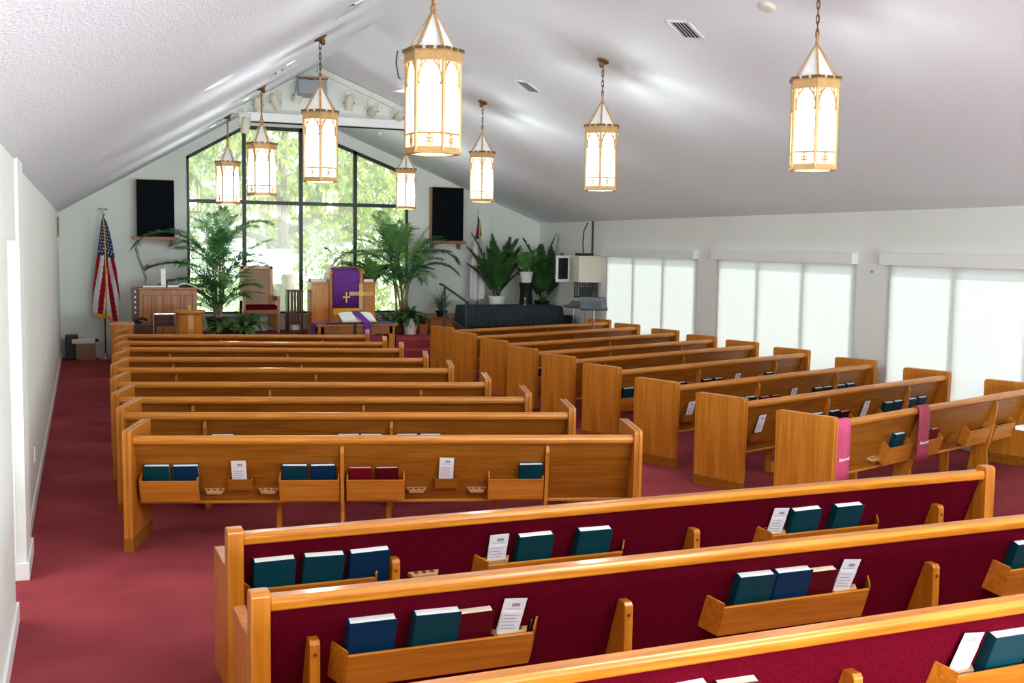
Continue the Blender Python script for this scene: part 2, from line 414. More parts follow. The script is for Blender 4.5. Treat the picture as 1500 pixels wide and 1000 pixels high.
def seat(root, x0, x1, D, wd, cush):
    m = MB(); m.prism([(.27,.345),(D-.01,.385),(D+.015,.40),(D+.015,.36),(D-.03,.33),(.27,.31)], x0, x1); m.build('seat_board', wd, root, bevel=.003)
    m = MB(); m.prism([(.275,.36),(D-.02,.40),(D+.06,.405),(D+.095,.43),(D+.085,.465),(D+.03,.485),(.32,.46),(.275,.44)], x0+.01, x1-.01)
    m.build('cushion', M[cush], root, bevel=.012)
    for u in (x0+(x1-x0)*.27, x0+(x1-x0)*.73, x0+(x1-x0)*.5):
        q = MB(); q.box(u-.02, u+.02, D-.14, D-.06, 0, .37); q.build('leg', W['oak_z'], root, bevel=.002)

BOOKS = {}
def book_proto(kind):
    cover, pages, w, h, t = {'teal': ('teal','paper',.18,.255,.042), 'navy': ('navy','paper',.18,.255,.042), 'red': ('redc','pagered',.165,.23,.036),
        'maroon': ('dred','pagered',.165,.23,.036), 'dark': ('dkbook','paper',.18,.255,.042),
        'teal_b': ('teal','paper',.20,.27,.062), 'navy_b': ('navy','paper',.20,.27,.062), 'maroon_b': ('dred','tanpage',.175,.25,.058)}[kind]
    m = MB(); a, b = -w/2, w/2
    m.box(a, b, 0, .0035, 0, h); m.box(a, b, t-.0035, t, 0, h); m.box(a, a+.005, 0, t, 0, h)
    o = m.build('hymnal' if kind[:3] in ('tea','nav','dar') else 'prayer_book', M[cover], bevel=.0015)
    p = MB(); p.box(a+.005, b-.006, .0035, t-.0035, .005, h-.007); p.build('pages', M[pages], o)
    o['w'] = w
    return o
CW = {'teal':'teal','navy':'navy blue','red':'bright red','maroon':'dark maroon','dark':'near-black teal','teal_b':'teal','navy_b':'navy blue','maroon_b':'dark maroon'}
def put_book(kind, root, u, s, label, group, lean=0):
    first = kind not in BOOKS
    if first: BOOKS[kind] = book_proto(kind)
    o = BOOKS[kind] if first else copy_tree(BOOKS[kind])
    Mx = Matrix.Translation(root.location) @ Matrix.Rotation(root.rotation_euler.z, 4, 'Z')
    # front of the book faces out of the pew back
    L = Mx @ TM @ Matrix.Translation((u, .004, s)) @ Matrix.Rotation(lean, 4, 'Y')
    o.matrix_world = L
    o['label'] = label; o['category'] = 'book'; o['group'] = group
    return o
def card_mesh():
    m = MB(); w, h = .105, .17
    m.box(-w/2, w/2, 0, .002, 0, h); m.box(-w/2+.004, w/2-.002, .004, .006, -.01, h*.62)
    for k in range(5): m.box(-w*.38, w*.30-.01*(k%2), .0063, .0066, h*.50-k*.017, h*.505-k*.017+.003, 1)
    m.box(-w*.1, w*.25, .0022, .0026, h*.76, h*.86, 1); m.box(-w*.36, w*.34, .0022, .0026, h*.69, h*.705, 1)
    return m.build('offering_card', [M['card'], M['ink']])
CARD = []
def put_card(root, u, s, label, group, lean=0, d=.03):
    o = card_mesh() if not CARD else CARD[0].copy()
    if CARD: COL.objects.link(o)
    else: CARD.append(o)
    Mx = Matrix.Translation(root.location) @ Matrix.Rotation(root.rotation_euler.z, 4, 'Z')
    o.matrix_world = Mx @ TM @ Matrix.Translation((u, d, s)) @ Matrix.Rotation(lean, 4, 'Y')
    o['label'] = label; o['category'] = 'card'; o['group'] = group
    return o

def wood_pew(name_desc, short, P, ang, L, D, braces, racks, cupsu=(), pockets=(), books=(), cards=(), block='left'):
    a = math.radians(ang)
    r = empty('pew', (P[0], P[1], 0), a, name_desc, 'pew', 'oak pews of the %s block' % block)
    zt = .87
    end_panel(r, 0, D, zt, 0); end_panel(r, L-.062, D, zt, 1)
    x0, x1 = .062, L-.062
    m = MB(); n = 12
    m.prism([(.062+.034*math.cos(2*PI*k/n), .796+.034*math.sin(2*PI*k/n)) for k in range(n)], x0, x1)
    m.build('top_rail', W['oak_rail'], r, smooth=False, bevel=.004)
    m = MB(); Q = [(.07,.80),(.115,.66),(.165,.52),(.21,.40),(.24,.315)]
    m.prism([(y,z) for y,z in Q]+[(y+.022,z+.004) for y,z in Q[::-1]], x0, x1)
    m.build('backrest', W['oak_x'], r)
    m = MB(); m.box(x0, x1, .228, .262, .300, .322); m.build('bottom_rail', W['oak_rail'], r, bevel=.004)
    seat(r, x0, x1, D, W['oak_x'], 'cush')
    for u in braces: brace(r, u)
    for u0, u1 in racks: rack(r, u0, u1, W['oak_rail'])
    for u in cupsu: cups(r, u, W['pale_x'])
    for u in pockets: pocket(r, u, W['oak_x'])
    for i, (k, u) in enumerate(sorted(books, key=lambda q: q[1])):
        put_book(k, r, u, .06 if not short.endswith('eighth-row left pew') else .095, '%s book, %s from the left on the back of %s' % (CW[k], ORD[i], short), 'books in the pew racks', random.uniform(-.02,.02))
    for i, (u, s) in enumerate(sorted(cards)):
        put_card(r, u, s, ('white printed card, %s from the left on the back of %s' % (ORD[i], short)) if len(cards) > 1 else 'white printed card in the pocket on the back of %s' % short, 'cards in the pew racks', random.uniform(-.05,.05))
    return r

LP = [(.4,17.05,-13),(.36,15.88,-14),(.35,14.97,-15),(.3,13.69,-15),(.25,12.56,-15),(.22,11.27,-15),(.21,10.17,-15.2),(.22,9.24,-15.9),(.23,8.09,-15.9)]
RP = [(5.52,16.87,21),(5.48,15.66,21),(5.5,14.39,20.5),(5.45,13.16,20.5),(5.52,12.14,20.5),(5.53,10.94,20.5),(5.48,9.56,20.3),(5.49,8.36,20),(5.57,7.19,20.2)]
A_BR, B_BR = (.68, 2.18), (1.51, 3.0)
rackA = [(.09,.51),(1.07,1.485),(1.55,1.97),(2.58,2.98)]
rackB = [(.20,.65),(.70,1.12),(1.70,2.12),(2.21,2.62)]
rowsL = ['foremost','second-row','third-row','fourth-row','fifth-row','sixth-row','seventh-row','eighth-row','rearmost']
Lspec = {
 0: dict(braces=B_BR), 1: dict(braces=B_BR), 2: dict(braces=A_BR), 3: dict(braces=A_BR), 4: dict(braces=A_BR), 5: dict(braces=B_BR), 6: dict(braces=A_BR),
 7: dict(braces=A_BR, racks=[(.70,1.14),(1.71,2.14),(2.21,2.65),(3.1,3.5)], books=[('teal',.82),('teal',1.835),('navy',2.015),('teal',2.31),('navy',2.50)]),
 8: dict(braces=(1.52,3.01), racks=[(.09,.50),(1.07,1.50),(1.55,1.97),(2.58,2.99)], cupsu=(.60,.985,2.055,2.50), pockets=(.79,2.275),
      books=[('teal',.21),('navy',.415),('teal',1.18),('navy',1.385),('red',1.65),('maroon',1.845),('teal',2.90)], cards=[(.785,.18),(2.27,.20)]),
}
for i, (x, y, a) in enumerate(LP):
    sp = dict(braces=A_BR, racks=rackA if i % 2 else rackB); sp.update(Lspec.get(i, {}))
    d = rowsL[i]
    desc = {0: 'foremost oak pew of the left block, nearest the communion table', 8: 'rearmost oak pew of the left block, facing the open aisle with books racked'}.get(i,
        '%s oak pew of the left block, counted from the platform' % d)
    wood_pew(desc, 'the %s left pew' % d, (x, y), a, 3.70, .60, sp['braces'], sp['racks'], sp.get('cupsu', ()), sp.get('pockets', ()), sp.get('books', ()), sp.get('cards', ()), 'left')
rB = [(.09,.50),(1.07,1.485),(1.55,1.97),(2.58,2.98),(3.04,3.45)]
Rspec = {
 0: dict(braces=(2.24,)), 1: dict(braces=(2.25,)), 2: dict(braces=(.67,2.21)), 3: dict(braces=(1.49,3.02), books=[('dark',.20)], racks=[(.09,.50),(1.6,2.0)]),
 4: dict(braces=(.65,2.19), racks=[(.70,1.12),(1.75,2.15),(2.22,2.62)], books=[('teal',1.04),('teal',1.86),('navy',2.03)]),
 5: dict(braces=(1.53,3.10), racks=[(.09,.52),(1.08,1.50),(1.57,2.06),(2.62,3.06)], pockets=(.8,2.33), books=[('teal',.30),('dark',1.21),('maroon',1.42),('dark',1.73),('dark',1.95),('maroon',2.83),('teal',3.03)], cards=[(2.33,.18)]),
 6: dict(braces=(1.48,3.02), racks=[(1.08,1.45),(1.52,2.0),(2.55,2.98),(3.06,3.50)], pockets=(.38,2.19), books=[('dark',1.20),('teal',1.375),('maroon',1.66),('maroon',1.86),('teal',2.69),('dark',2.88),('teal',3.16),('navy',3.38)], cards=[(.38,.18),(2.19,.18)]),
 7: dict(braces=(1.46,3.0), racks=[(1.02,1.43),(1.5,1.98),(2.53,2.96),(3.04,3.46)], pockets=(.40,2.2), books=[('dark',1.15),('teal',1.34),('dark',1.63),('maroon',1.83),('teal',2.66),('navy',2.85),('teal',3.14),('navy',3.35)], cards=[(.40,.22),(2.20,.20)]),
 8: dict(braces=(1.50,2.98), racks=[(1.03,1.44),(1.55,1.97),(2.50,2.93),(3.05,3.46)], cupsu=(.93,), pockets=(2.25,), books=[('teal',1.22),('navy',1.66),('red',1.85)]),
}
for i, (x, y, a) in enumerate(RP):
    sp = dict(racks=rB[:2]); sp.update(Rspec[i]); d = rowsL[i]
    desc = {0: 'foremost oak pew of the right block, beside the black draped table', 8: 'rearmost oak pew of the right block with two pink sashes over its back'}.get(i,
        '%s oak pew of the right block, counted from the platform' % d)
    wood_pew(desc, 'the %s right pew' % d, (x, y), a, 3.78, .56, sp['braces'], sp['racks'], sp.get('cupsu', ()), sp.get('pockets', ()), sp.get('books', ()), sp.get('cards', ()), 'right')

# reserved sashes laid over the rearmost right pew
R9 = bpy.data.objects['pew'] if False else [o for o in COL.objects if o.get('label','').startswith('rearmost oak pew of the right')][0]
def sash(u0, u1, cloth, label, lean):
    e = empty('reserved_sash', R9.location, R9.rotation_euler.z, label, 'sash', 'reserved sashes on the rearmost right pew')
    m = MB(); path = [(.16,.60),(.13,.70),(.105,.80),(.08,.836),(.05,.838),(.026,.82),(.020,.78),(.020,.68),(.022,.56),(.024,.44),(.026,.335)]
    n = 7
    o = len(m.v)
    for j, (y, z) in enumerate(path):
        for k in range(n+1):
            t = k/n; sh = lean*j/len(path)
            m.v.append((u0+(u1-u0)*t+sh, y-.004-.003*math.sin(t*9+j*.35)*min(1,j/5), z))
    for j in range(len(path)-1):
        for k in range(n): a = o+j*(n+1)+k; m.face((a, a+1, a+n+2, a+n+1))
    s = m.build('cloth', cloth, e, smooth=True)
    md = s.modifiers.new('thick', 'SOLIDIFY'); md.thickness = .003
    c = bpy.data.curves.new('lettering', 'FONT'); c.body = 'Reserved'; c.size = .040; c.align_x = 'CENTER'; c.shear = .45; c.extrude = .0008; c.offset = .0005
    c.materials.append(M['card']); tmp = bpy.data.objects.new('tmp', c); COL.objects.link(tmp); bpy.context.view_layer.update()
    me = bpy.data.meshes.new_from_object(tmp.evaluated_get(bpy.context.evaluated_depsgraph_get())); bpy.data.objects.remove(tmp)
    t = bpy.data.objects.new('lettering', me); COL.objects.link(t); t.parent = e
    if not me.materials: me.materials.append(M['card'])
    t.location = ((u0+u1)/2+lean*.7, .008, .50); t.rotation_euler = (PI/2, 0, 0)
sash(.066, .27, M['pink'], 'bright pink satin sash lettered Reserved, beside the aisle end panel', 0)
sash(1.365, 1.565, M['crimson'], 'darker crimson satin sash lettered Reserved, hanging by the pew brace', -.01)

# ---- upholstered burgundy pews nearest the camera
def burg_pew(label, short, P, ang, L, braces, racks, cupsu, books, cards, pencils=()):
    a = math.radians(ang)
    r = empty('pew', (P[0], P[1], 0), a, label, 'pew', 'burgundy upholstered pews')
    for s, x0 in ((0, 0), (1, L-.075)):
        m = MB(); m.prism([(.03,0),(.0,.25),(0,.855),(.015,.87),(.075,.87),(.09,.855),(.10,.66),(.13,0)], x0, x0+.075)
        p = m.build('end_post', W['org_z'], r, bevel=.005)
        xa = x0+.012 if s == 0 else x0+.012
        q = MB(); q.prism([(.10,.02),(.085,.69),(.12,.66),(.30,.645),(.55,.65),(.58,.635),(.58,.02)], xa, xa+.05)
        q.build('arm_panel', W['org_z'], p, bevel=.004)
    x0, x1 = .075, L-.075
    m = MB(); m.prism([(.012,.79),(.008,.825),(.022,.842),(.085,.842),(.10,.825),(.10,.785),(.06,.78)], x0, x1)
    m.build('top_rail', W['org_x'], r, bevel=.006)
    m = MB(); m.prism([(.05,.79),(.24,.30),(.27,.30),(.13,.79)], x0, x1); m.build('backrest', M['burg'], r)
    m = MB(); m.prism([(.23,.36),(.60,.38),(.62,.42),(.60,.48),(.30,.46),(.2,.44)], x0, x1); m.build('cushion', M['burg'], r, bevel=.01)
    m = MB(); m.box(x0, x1, .25, .59, .30, .37); m.build('seat_board', W['org_x'], r)
    for u in braces: brace(r, u, True)
    for u0, u1 in racks: rack(r, u0, u1, W['org_x'], True)
    for u, s in cupsu: cups(r, u, W['pale_x'], s, .18)
    for i, (k, u) in enumerate(sorted(books, key=lambda q: q[1])):
        put_book(k, r, u, .15, '%s book, %s from the left on the back of %s' % (CW[k], ORD[i], short), 'books in the pew racks', random.uniform(-.03,.03))
    for i, (u, s) in enumerate(sorted(cards)):
        put_card(r, u, s, ('white printed card, %s from the left on the back of %s' % (ORD[i], short)) if len(cards) > 1 else 'white printed card in the rack of %s' % short, 'cards in the pew racks', random.uniform(.0,.12), .035)
    for i, (u, c) in enumerate(pencils):
        p = MB(); p.tube([(0,0,0),(0,0,.11)], .0035, 6, 0); p.tube([(0,0,.11),(0,0,.118)], [.0035,.001], 6, 1)
        o = p.build('pencil', [M[c], M['cardbd']])
        Mx = Matrix.Translation(r.location) @ Matrix.Rotation(a, 4, 'Z')
        o.matrix_world = Mx @ TM @ Matrix.Translation((u, .045, .20)) @ Matrix.Rotation(random.uniform(-.1,.1), 4, 'Y')
        tag(o, 'short %s pencil standing beside the card, %s in %s' % ({'redc':'red','dgrey':'dark'}[c], ORD[i], short), 'pencil', 'pencils in the burgundy pew racks')
    return r
burg_pew('burgundy upholstered pew with orange oak rail, farthest of the three', 'the farthest burgundy pew', (.60,5.14), 1.3, 4.70,
    (.825,2.565,4.32), [(.06,.77),(1.27,2.15),(3.02,3.89)], [(1.0,.215),(1.385,.26),(3.14,.245)],
    [('teal_b',.23),('teal_b',.46),('navy_b',.70),('teal_b',1.59),('teal_b',1.93),('teal_b',3.32),('teal_b',3.62)], [(1.385,.26),(3.13,.26)], [(3.05,'redc')])
burg_pew('burgundy upholstered pew with orange oak rail, middle of the three', 'the middle burgundy pew', (.57,4.16), 1.0, 4.72,
    (.255,1.65,3.39), [(.34,1.245),(2.10,3.03),(3.84,4.6)], [(1.12,.24),(2.88,.24)],
    [('navy_b',.49),('teal_b',.76),('maroon_b',.93),('teal_b',2.32),('navy_b',2.53),('maroon_b',2.70),('teal_b',4.02)], [(1.10,.26),(2.86,.26)], [(1.0,'redc'),(1.20,'dgrey')])
burg_pew('burgundy upholstered pew with orange oak rail, nearest and cut by the frame', 'the nearest burgundy pew', (.55,3.12), 1.5, 4.72,
    (.4,2.10,3.75), [(.85,1.75),(2.54,3.44)], [(2.66,.24)],
    [('teal_b',1.36),('maroon_b',1.58),('teal_b',2.86),('teal_b',3.2)], [(2.655,.27)])
# ---------------------------------------------------------------- lanterns
LH, LR = .69, .187
def hexp(r, z, rot=0): return [(r*math.cos(PI/3*k+rot), r*math.sin(PI/3*k+rot), z) for k in range(6)]
def lantern_proto(chain_len):
    r = empty('pendant_lantern')
    def hexring(m, ro, ri, z0, z1, mi=0):
        A, B, C2, D2 = hexp(ro,z0), hexp(ro,z1), hexp(ri,z0), hexp(ri,z1); o = len(m.v); m.v += A+B+C2+D2
        for k in range(6):
            j = (k+1)%6
            m.face((o+k,o+j,o+6+j,o+6+k),mi); m.face((o+12+j,o+12+k,o+18+k,o+18+j),mi); m.face((o+6+k,o+6+j,o+18+j,o+18+k),mi); m.face((o+j,o+k,o+12+k,o+12+j),mi)
    # glass body
    g = MB(); ap = LR-.014; A, B = hexp(ap,.03), hexp(ap,LH-.05); g.v += A+B
    for k in range(6): j = (k+1)%6; g.face((k,j,6+j,6+k))
    g.build('glass_panel', M['lampglass'], r)
    g = MB(); g.v += hexp(LR-.03,.018); g.face(range(6)[::-1]); g.build('bottom_glass', M['lampglass'], r)
    # frame: corner bars, arches, lower rail with quatrefoils
    f = MB(); hexring(f, LR+.012, LR-.035, 0, .022); hexring(f, LR+.004, LR-.012, .022, .045)
    for k in range(6):
        a = PI/3*k; c, s = math.cos(a), math.sin(a)
        f.tube([(LR*c*.985, LR*s*.985, .02), (LR*c*.985, LR*s*.985, LH-.05)], .0135, 6)
    for k in range(6):
        a0, a1 = PI/3*k, PI/3*(k+1)
        p0 = Vector((LR*math.cos(a0), LR*math.sin(a0), 0)); p1 = Vector((LR*math.cos(a1), LR*math.sin(a1), 0))
        nrm = ((p0+p1)/2).normalized(); off = -nrm*.006
        def P(t, z, o=0): return p0+(p1-p0)*t+off+nrm*o+Vector((0,0,z))
        def bar(pts, r): f.tube([P(t, z) for t, z in pts], r, 5)
        bar([(.04,.135),(.96,.135)], .008)
        # pointed arch with cusps
        bar([(.07,.45),(.07,.47),(.085,.50),(.13,.545),(.24,.585),(.38,.615),(.5,.645)], .0085)
        bar([(.93,.45),(.93,.47),(.915,.50),(.87,.545),(.76,.585),(.62,.615),(.5,.645)], .0085)
        bar([(.05,.452),(.16,.46),(.06,.475)], .008); bar([(.95,.452),(.84,.46),(.94,.475)], .008)
        bar([(.08,.635),(.2,.605),(.13,.57)], .006); bar([(.92,.635),(.8,.605),(.87,.57)], .006)
        bar([(.2,.605),(.25,.64)], .004); bar([(.8,.605),(.75,.64)], .004)
        # quatrefoil block
        for dt, dz in ((.07,0),(-.07,0),(0,.025),(0,-.025)):
            ring = [P(.5+dt+.055*math.cos(w)*1.0, .088+dz+.013*math.sin(w)) for w in [2*PI*i/8 for i in range(8)]]
            f.tube(ring, .0055, 5, closed=True)
        for dt in (-.13,.13):
            f.tube([P(.5+dt,.05), P(.5+dt,.13)], .0035, 5)
    f.build('lantern_frame', M['brass'], r)
    # top band with battlements
    b = MB(); hexring(b, LR+.014, LR-.01, LH-.075, LH-.012); hexring(b, LR+.020, LR-.01, LH-.012, LH-.004); hexring(b, LR+.018, LR-.01, LH-.078, LH-.070)
    bd = b.build('top_band', M['brass'], r, bevel=.0015)
    q = MB()
    for k in range(6):
        a0, a1 = PI/3*k, PI/3*(k+1)
        p0 = Vector(((LR+.018)*math.cos(a0), (LR+.018)*math.sin(a0), 0)); p1 = Vector(((LR+.018)*math.cos(a1), (LR+.018)*math.sin(a1), 0))
        d = p1-p0; nrm = ((p0+p1)/2).normalized()
        for t0 in (.02,.38,.74):
            a = p0+d*t0; c = p0+d*(t0+.24); o = len(q.v)
            for z in (LH-.006, LH+.014):
                for pt in (a, c, c+nrm*.012-nrm*.024*0, a+nrm*.012): q.v.append((pt.x, pt.y, z))
            for fc in ((0,1,2,3),(7,6,5,4),(0,4,5,1),(1,5,6,2),(2,6,7,3),(3,7,4,0)): q.face([o+i for i in fc])
    q.build('battlements', M['brass_dk'], bd)
    # cone of opal glass and straps
    zt = LH+.265
    c = MB(); A, B = hexp(LR-.022, LH-.02), hexp(.012, zt-.01); c.v += A+B
    for k in range(6): j = (k+1)%6; c.face((k,j,6+j,6+k))
    c.build('cone_glass', M['lampcone'], r)
    for k in range(6):
        a = PI/3*k; cc, ss = math.cos(a), math.sin(a); w = .011
        s_ = MB(); t = Vector((-ss, cc, 0))*w; lo = Vector((LR*cc, LR*ss, LH-.01)); hi_ = Vector((.012*cc, .012*ss, zt)); n = Vector((cc, ss, .5)).normalized()*.005
        o = len(s_.v); s_.v += [tuple(x) for x in (lo-t, lo+t, hi_+t*.7, hi_-t*.7, lo-t+n, lo+t+n, hi_+t*.7+n, hi_-t*.7+n)]
        for fc in ((0,1,2,3),(7,6,5,4),(0,4,5,1),(1,5,6,2),(2,6,7,3),(3,7,4,0)): s_.face([o+i for i in fc])
        s_.build('strap', M['brass'], r)
    # trefoil hanger
    t = MB()
    for dx, dz in ((-.024,.03),(.024,.03),(0,.068)):
        t.tube([(dx+.024*math.cos(w), 0, zt+dz+.024*math.sin(w)) for w in [2*PI*i/12 for i in range(12)]], .0075, 6, closed=True)
    t.lathe([(.012,0),(.02,.01),(.010,.025)], 10, (0,0,zt-.012)); t.build('hanger', M['brass'], r, smooth=True)
    z0 = zt+.088; z1 = chain_len-.085; n = int(round((z1-z0)/.052)); ch = MB()
    for i in range(n+1):
        zc_ = z0+(z1-z0)*i/n; l = (z1-z0)/n*.72
        pts = []
        for w in [2*PI*k/10 for k in range(10)]:
            x = .0115*math.cos(w); z = l*math.sin(w)
            pts.append((x,0,zc_+z) if i % 2 else (0,x,zc_+z))
        ch.tube(pts, .0045, 5, closed=True)
    ch.tube([(0.004,0.004,z0),(-.004,.004,(z0+z1)/2),(.004,-.004,z1)], .002, 4)
    ch.build('chain', M['brass_dk'], r)
    return r
def lantern(x, y, rot, label):
    slope = math.atan(SL) if x < XA else -math.atan(SR)
    zb_ = 2.815; cl = zc(x)-zb_
    key = round(cl, 2)
    if key not in LAN: LAN[key] = lantern_proto(cl); r = LAN[key]
    else:
        r = LAN[key].copy(); COL.objects.link(r)
        for ch in list(LAN[key].children):
            if ch.name.startswith('canopy'): continue
            copy_tree(ch, r)
    r.location = (x, y, zb_); r.rotation_euler = (0,0,rot)
    c = MB(); c.lathe([(.068,0),(.068,-.016),(.058,-.022),(.034,-.03),(.03,-.05),(.018,-.075),(.008,-.085)], 20)
    Mx = Matrix.Translation((0,0,cl)) @ Matrix.Rotation(-rot, 4, 'Z') @ Matrix.Rotation(-slope, 4, 'Y')
    c.build('canopy', M['brass_dk'], r, M=Mx, smooth=True)
    tag(r, label, 'pendant lantern', 'brass gothic pendant lanterns')
    return r
LAN = {}
def faced(x, y, off): return math.atan2(-y, -x)+off      # angle of the direction to the viewer's side of the aisle
for x, y, off, lab in [
    (2.25, 7.34, PI/6-.14, 'largest lit brass hexagonal lantern, hanging nearest above the left pews'),
    (2.25, 11.2, 0.02, 'lit brass lantern of the left row, second from the camera, before the window'),
    (2.25, 15.1, PI/6+.02, 'lit brass lantern of the left row, third from the camera'),
    (2.25, 18.8, PI/6, 'lit brass lantern of the left row, farthest, before the left window pane'),
    (5.3, 7.24, .10, 'lit brass lantern of the right row, nearest the camera, over the side pews'),
    (5.3, 11.02, -.05, 'lit brass lantern of the right row, second from the camera'),
    (5.3, 14.9, .0, 'lit brass lantern of the right row, third, beside the black loudspeaker'),
    (5.3, 18.86, 0, 'smallest lit brass lantern, farthest of the right row at the window edge')]:
    ln = lantern(x, y, faced(x, y, off), lab)
    pl = bpy.data.lights.new('lantern_bulb', 'POINT'); pl.energy = 40 if y > 8 else 16; pl.shadow_soft_size = .10; pl.color = (.90,.98,1)
    po = bpy.data.objects.new('lantern_bulb', pl); COL.objects.link(po); po.location = (x, y, 2.815+.22)

# ---------------------------------------------------------------- things on the ceiling
def on_ceiling(x, y, drop=0):
    sl = math.atan(SL) if x < XA else -math.atan(SR)
    return Matrix.Translation((x, y, zc(x)-drop)) @ Matrix.Rotation(-sl, 4, 'Y')
def vent(x, y, w, h, label, rz=0):
    e = empty('ceiling_vent'); e.matrix_world = on_ceiling(x, y) @ Matrix.Rotation(rz, 4, 'Z'); tag(e, label, 'vent', 'ceiling air vents')
    m = MB(); t = .03
    m.box(-w/2,w/2,-h/2,-h/2+t,-.012,0); m.box(-w/2,w/2,h/2-t,h/2,-.012,0); m.box(-w/2,-w/2+t,-h/2,h/2,-.012,0); m.box(w/2-t,w/2,-h/2,h/2,-.012,0)
    m.build('frame', M['white'], e)
    MB().box(-w/2+t,w/2-t,-h/2+t,h/2-t,-.003,-.001).build('duct', M['dgrey'], e)
    m = MB(); n = 5
    for k in range(n):
        c = -h/2+t+(h-2*t)*(k+.5)/n
        m.box(-w/2+t,w/2-t,c-.012,c+.012,-.0015,.0015, M=Matrix.Translation((0,0,-.008)) @ Matrix.Translation((0,c,0)) @ Matrix.Rotation(.6,4,'X') @ Matrix.Translation((0,-c,0)))
    m.build('louvers', M['white'], e)
vent(5.27, 9.2, .36, .26, 'square white air vent on the right slope, nearer one', .5)
vent(5.3, 13.2, .36, .26, 'square white air vent on the right slope, beyond the second lantern', .5)
vent(2.2, 9.5, .22, .62, 'long grey slot vent on the left slope near the picture top')
vent(2.2, 13.6, .12, .40, 'slot vent on the left slope between two lanterns')
vent(2.3, 18.0, .12, .40, 'slot vent on the left slope, farthest toward the window')
def disc(name, x, y, prof, mt, label, cat, group=None, lens=None):
    e = empty(name); e.matrix_world = on_ceiling(x, y); tag(e, label, cat, group)
    MB().lathe(prof, 24).build('housing', mt, e, smooth=False)
    if lens: MB().lathe([(lens,-.004),(lens*.9,-.006)], 24).build('lens', M['canlight'], e)
    return e
disc('smoke_detector', 5.32, 7.95, [(.075,0),(.075,-.012),(.066,-.03),(.04,-.038),(.02,-.04)], M['beige'], 'round beige smoke detector on the right ceiling slope at the picture top', 'smoke detector')
disc('ceiling_speaker', 1.13, 10.1, [(.15,0),(.15,-.008),(.135,-.012),(.02,-.014)], M['white'], 'flat round white grille on the left ceiling slope', 'ceiling speaker')
for x, y, lab in ((2.25,12.9,'small lit recessed downlight on the left slope, nearer one'),(2.2,16.2,'small lit recessed downlight on the left slope, middle one'),(2.1,19.6,'small lit recessed downlight on the left slope near the window')):
    disc('recessed_downlight', x, y, [(.07,0),(.07,-.006),(.055,-.003)], M['white'], lab, 'downlight', 'recessed downlights', .05)
disc('sprinkler_head', 5.2, 20.3, [(.05,0),(.045,-.01),(.015,-.014),(.012,-.05),(.03,-.052),(.005,-.056)], M['chrome'], 'small metal sprinkler head on the slope before the window', 'sprinkler')
# projector hanging from the right slope
e = empty('projector', (4.05, 14.1, 4.24), math.radians(8), 'small white projector hung from the ceiling by a perforated bracket', 'projector')
m = MB(); m.box(-.16,.16,-.13,.13,0,.10); m.build('body', M['white'], e, bevel=.012)
m = MB(); m.box(-.08,.03,-.133,-.129,.02,.085); m.box(-.15,-.10,-.133,-.129,.03,.08); m.build('grille', M['dgrey'], e)
m = MB(); m.lathe([(.034,0),(.034,.02),(.028,.024)], 16); m.build('lens', M['dgrey'], e, M=Matrix.Translation((.09,-.128,.05)) @ Matrix.Rotation(PI/2,4,'X'))
MB().box(-.22,.22,-.16,.16,-.06,-.045).build('tray', M['white'], e, bevel=.004)
m = MB(); zt_ = zc(4.05)-4.24
m.box(-.03,.03,.05,.056,.10,zt_-.03); m.box(-.16,.16,.04,.07,zt_-.11,zt_-.095); m.build('bracket', M['white'], e)
m = MB(); m.tube([(-.2,.05,zt_-.02),(-.22,.05,.3),(-.18,.06,.12),(-.05,.08,.03),(.12,.13,.03)], .009, 6); m.build('cable', M['dgrey'], e)
# grey monitor speaker and spotlights around the bulkhead
e = empty('monitor_speaker', (3.32, YK-.22, 4.55), 0, 'grey tilted box speaker hung under the ceiling ridge', 'speaker')
m = MB(); m.prism([(-.10,-.11),(.10,-.11),(.13,.10),(-.13,.10)], -.22, .22, 'x'); m.build('cabinet', M['grey'], e, bevel=.01, M=Matrix.Rotation(-.25,4,'X'))
MB().box(-.23,.25,-.04,.04,.155,.185).build('shelf', M['cardbd'], e)
MB().box(-.02,.02,-.02,.2,.10,.16).build('bracket', M['dgrey'], e)
def spot(x, y, z, yaw, pitch, label, l=.24, r=.065):
    e = empty('spotlight', (x, y, z), 0, label, 'spotlight', 'stage spotlights')
    R_ = Matrix.Rotation(yaw, 4, 'Y') @ Matrix.Rotation(pitch, 4, 'X')
    m = MB(); m.lathe([(r*.5,l*.55),(r*.8,l*.45),(r,l*.2),(r,-l*.45),(r*.92,-l*.45),(r*.9,-l*.38)], 18); m.build('can', M['beige'], e, M=R_, smooth=False)
    m = MB(); m.tube([(-r-.01,0,0),(-r-.015,0,l*.7),(0,0,l*.85),(r+.015,0,l*.7),(r+.01,0,0)], .007, 6); m.build('yoke', M['beige'], e)
    for s in (-1,1):
        k = MB(); k.lathe([(.012,0),(.012,.012)], 8); k.build('knob', M['dgrey'], e, M=Matrix.Translation((s*(r+.012),0,0)) @ Matrix.Rotation(s*PI/2,4,'Y'))
    m = MB(); m.tube([(0,0,l*.85),(0,0,l*.85+.10)], .008, 6); m.build('stem', M['white'], e)
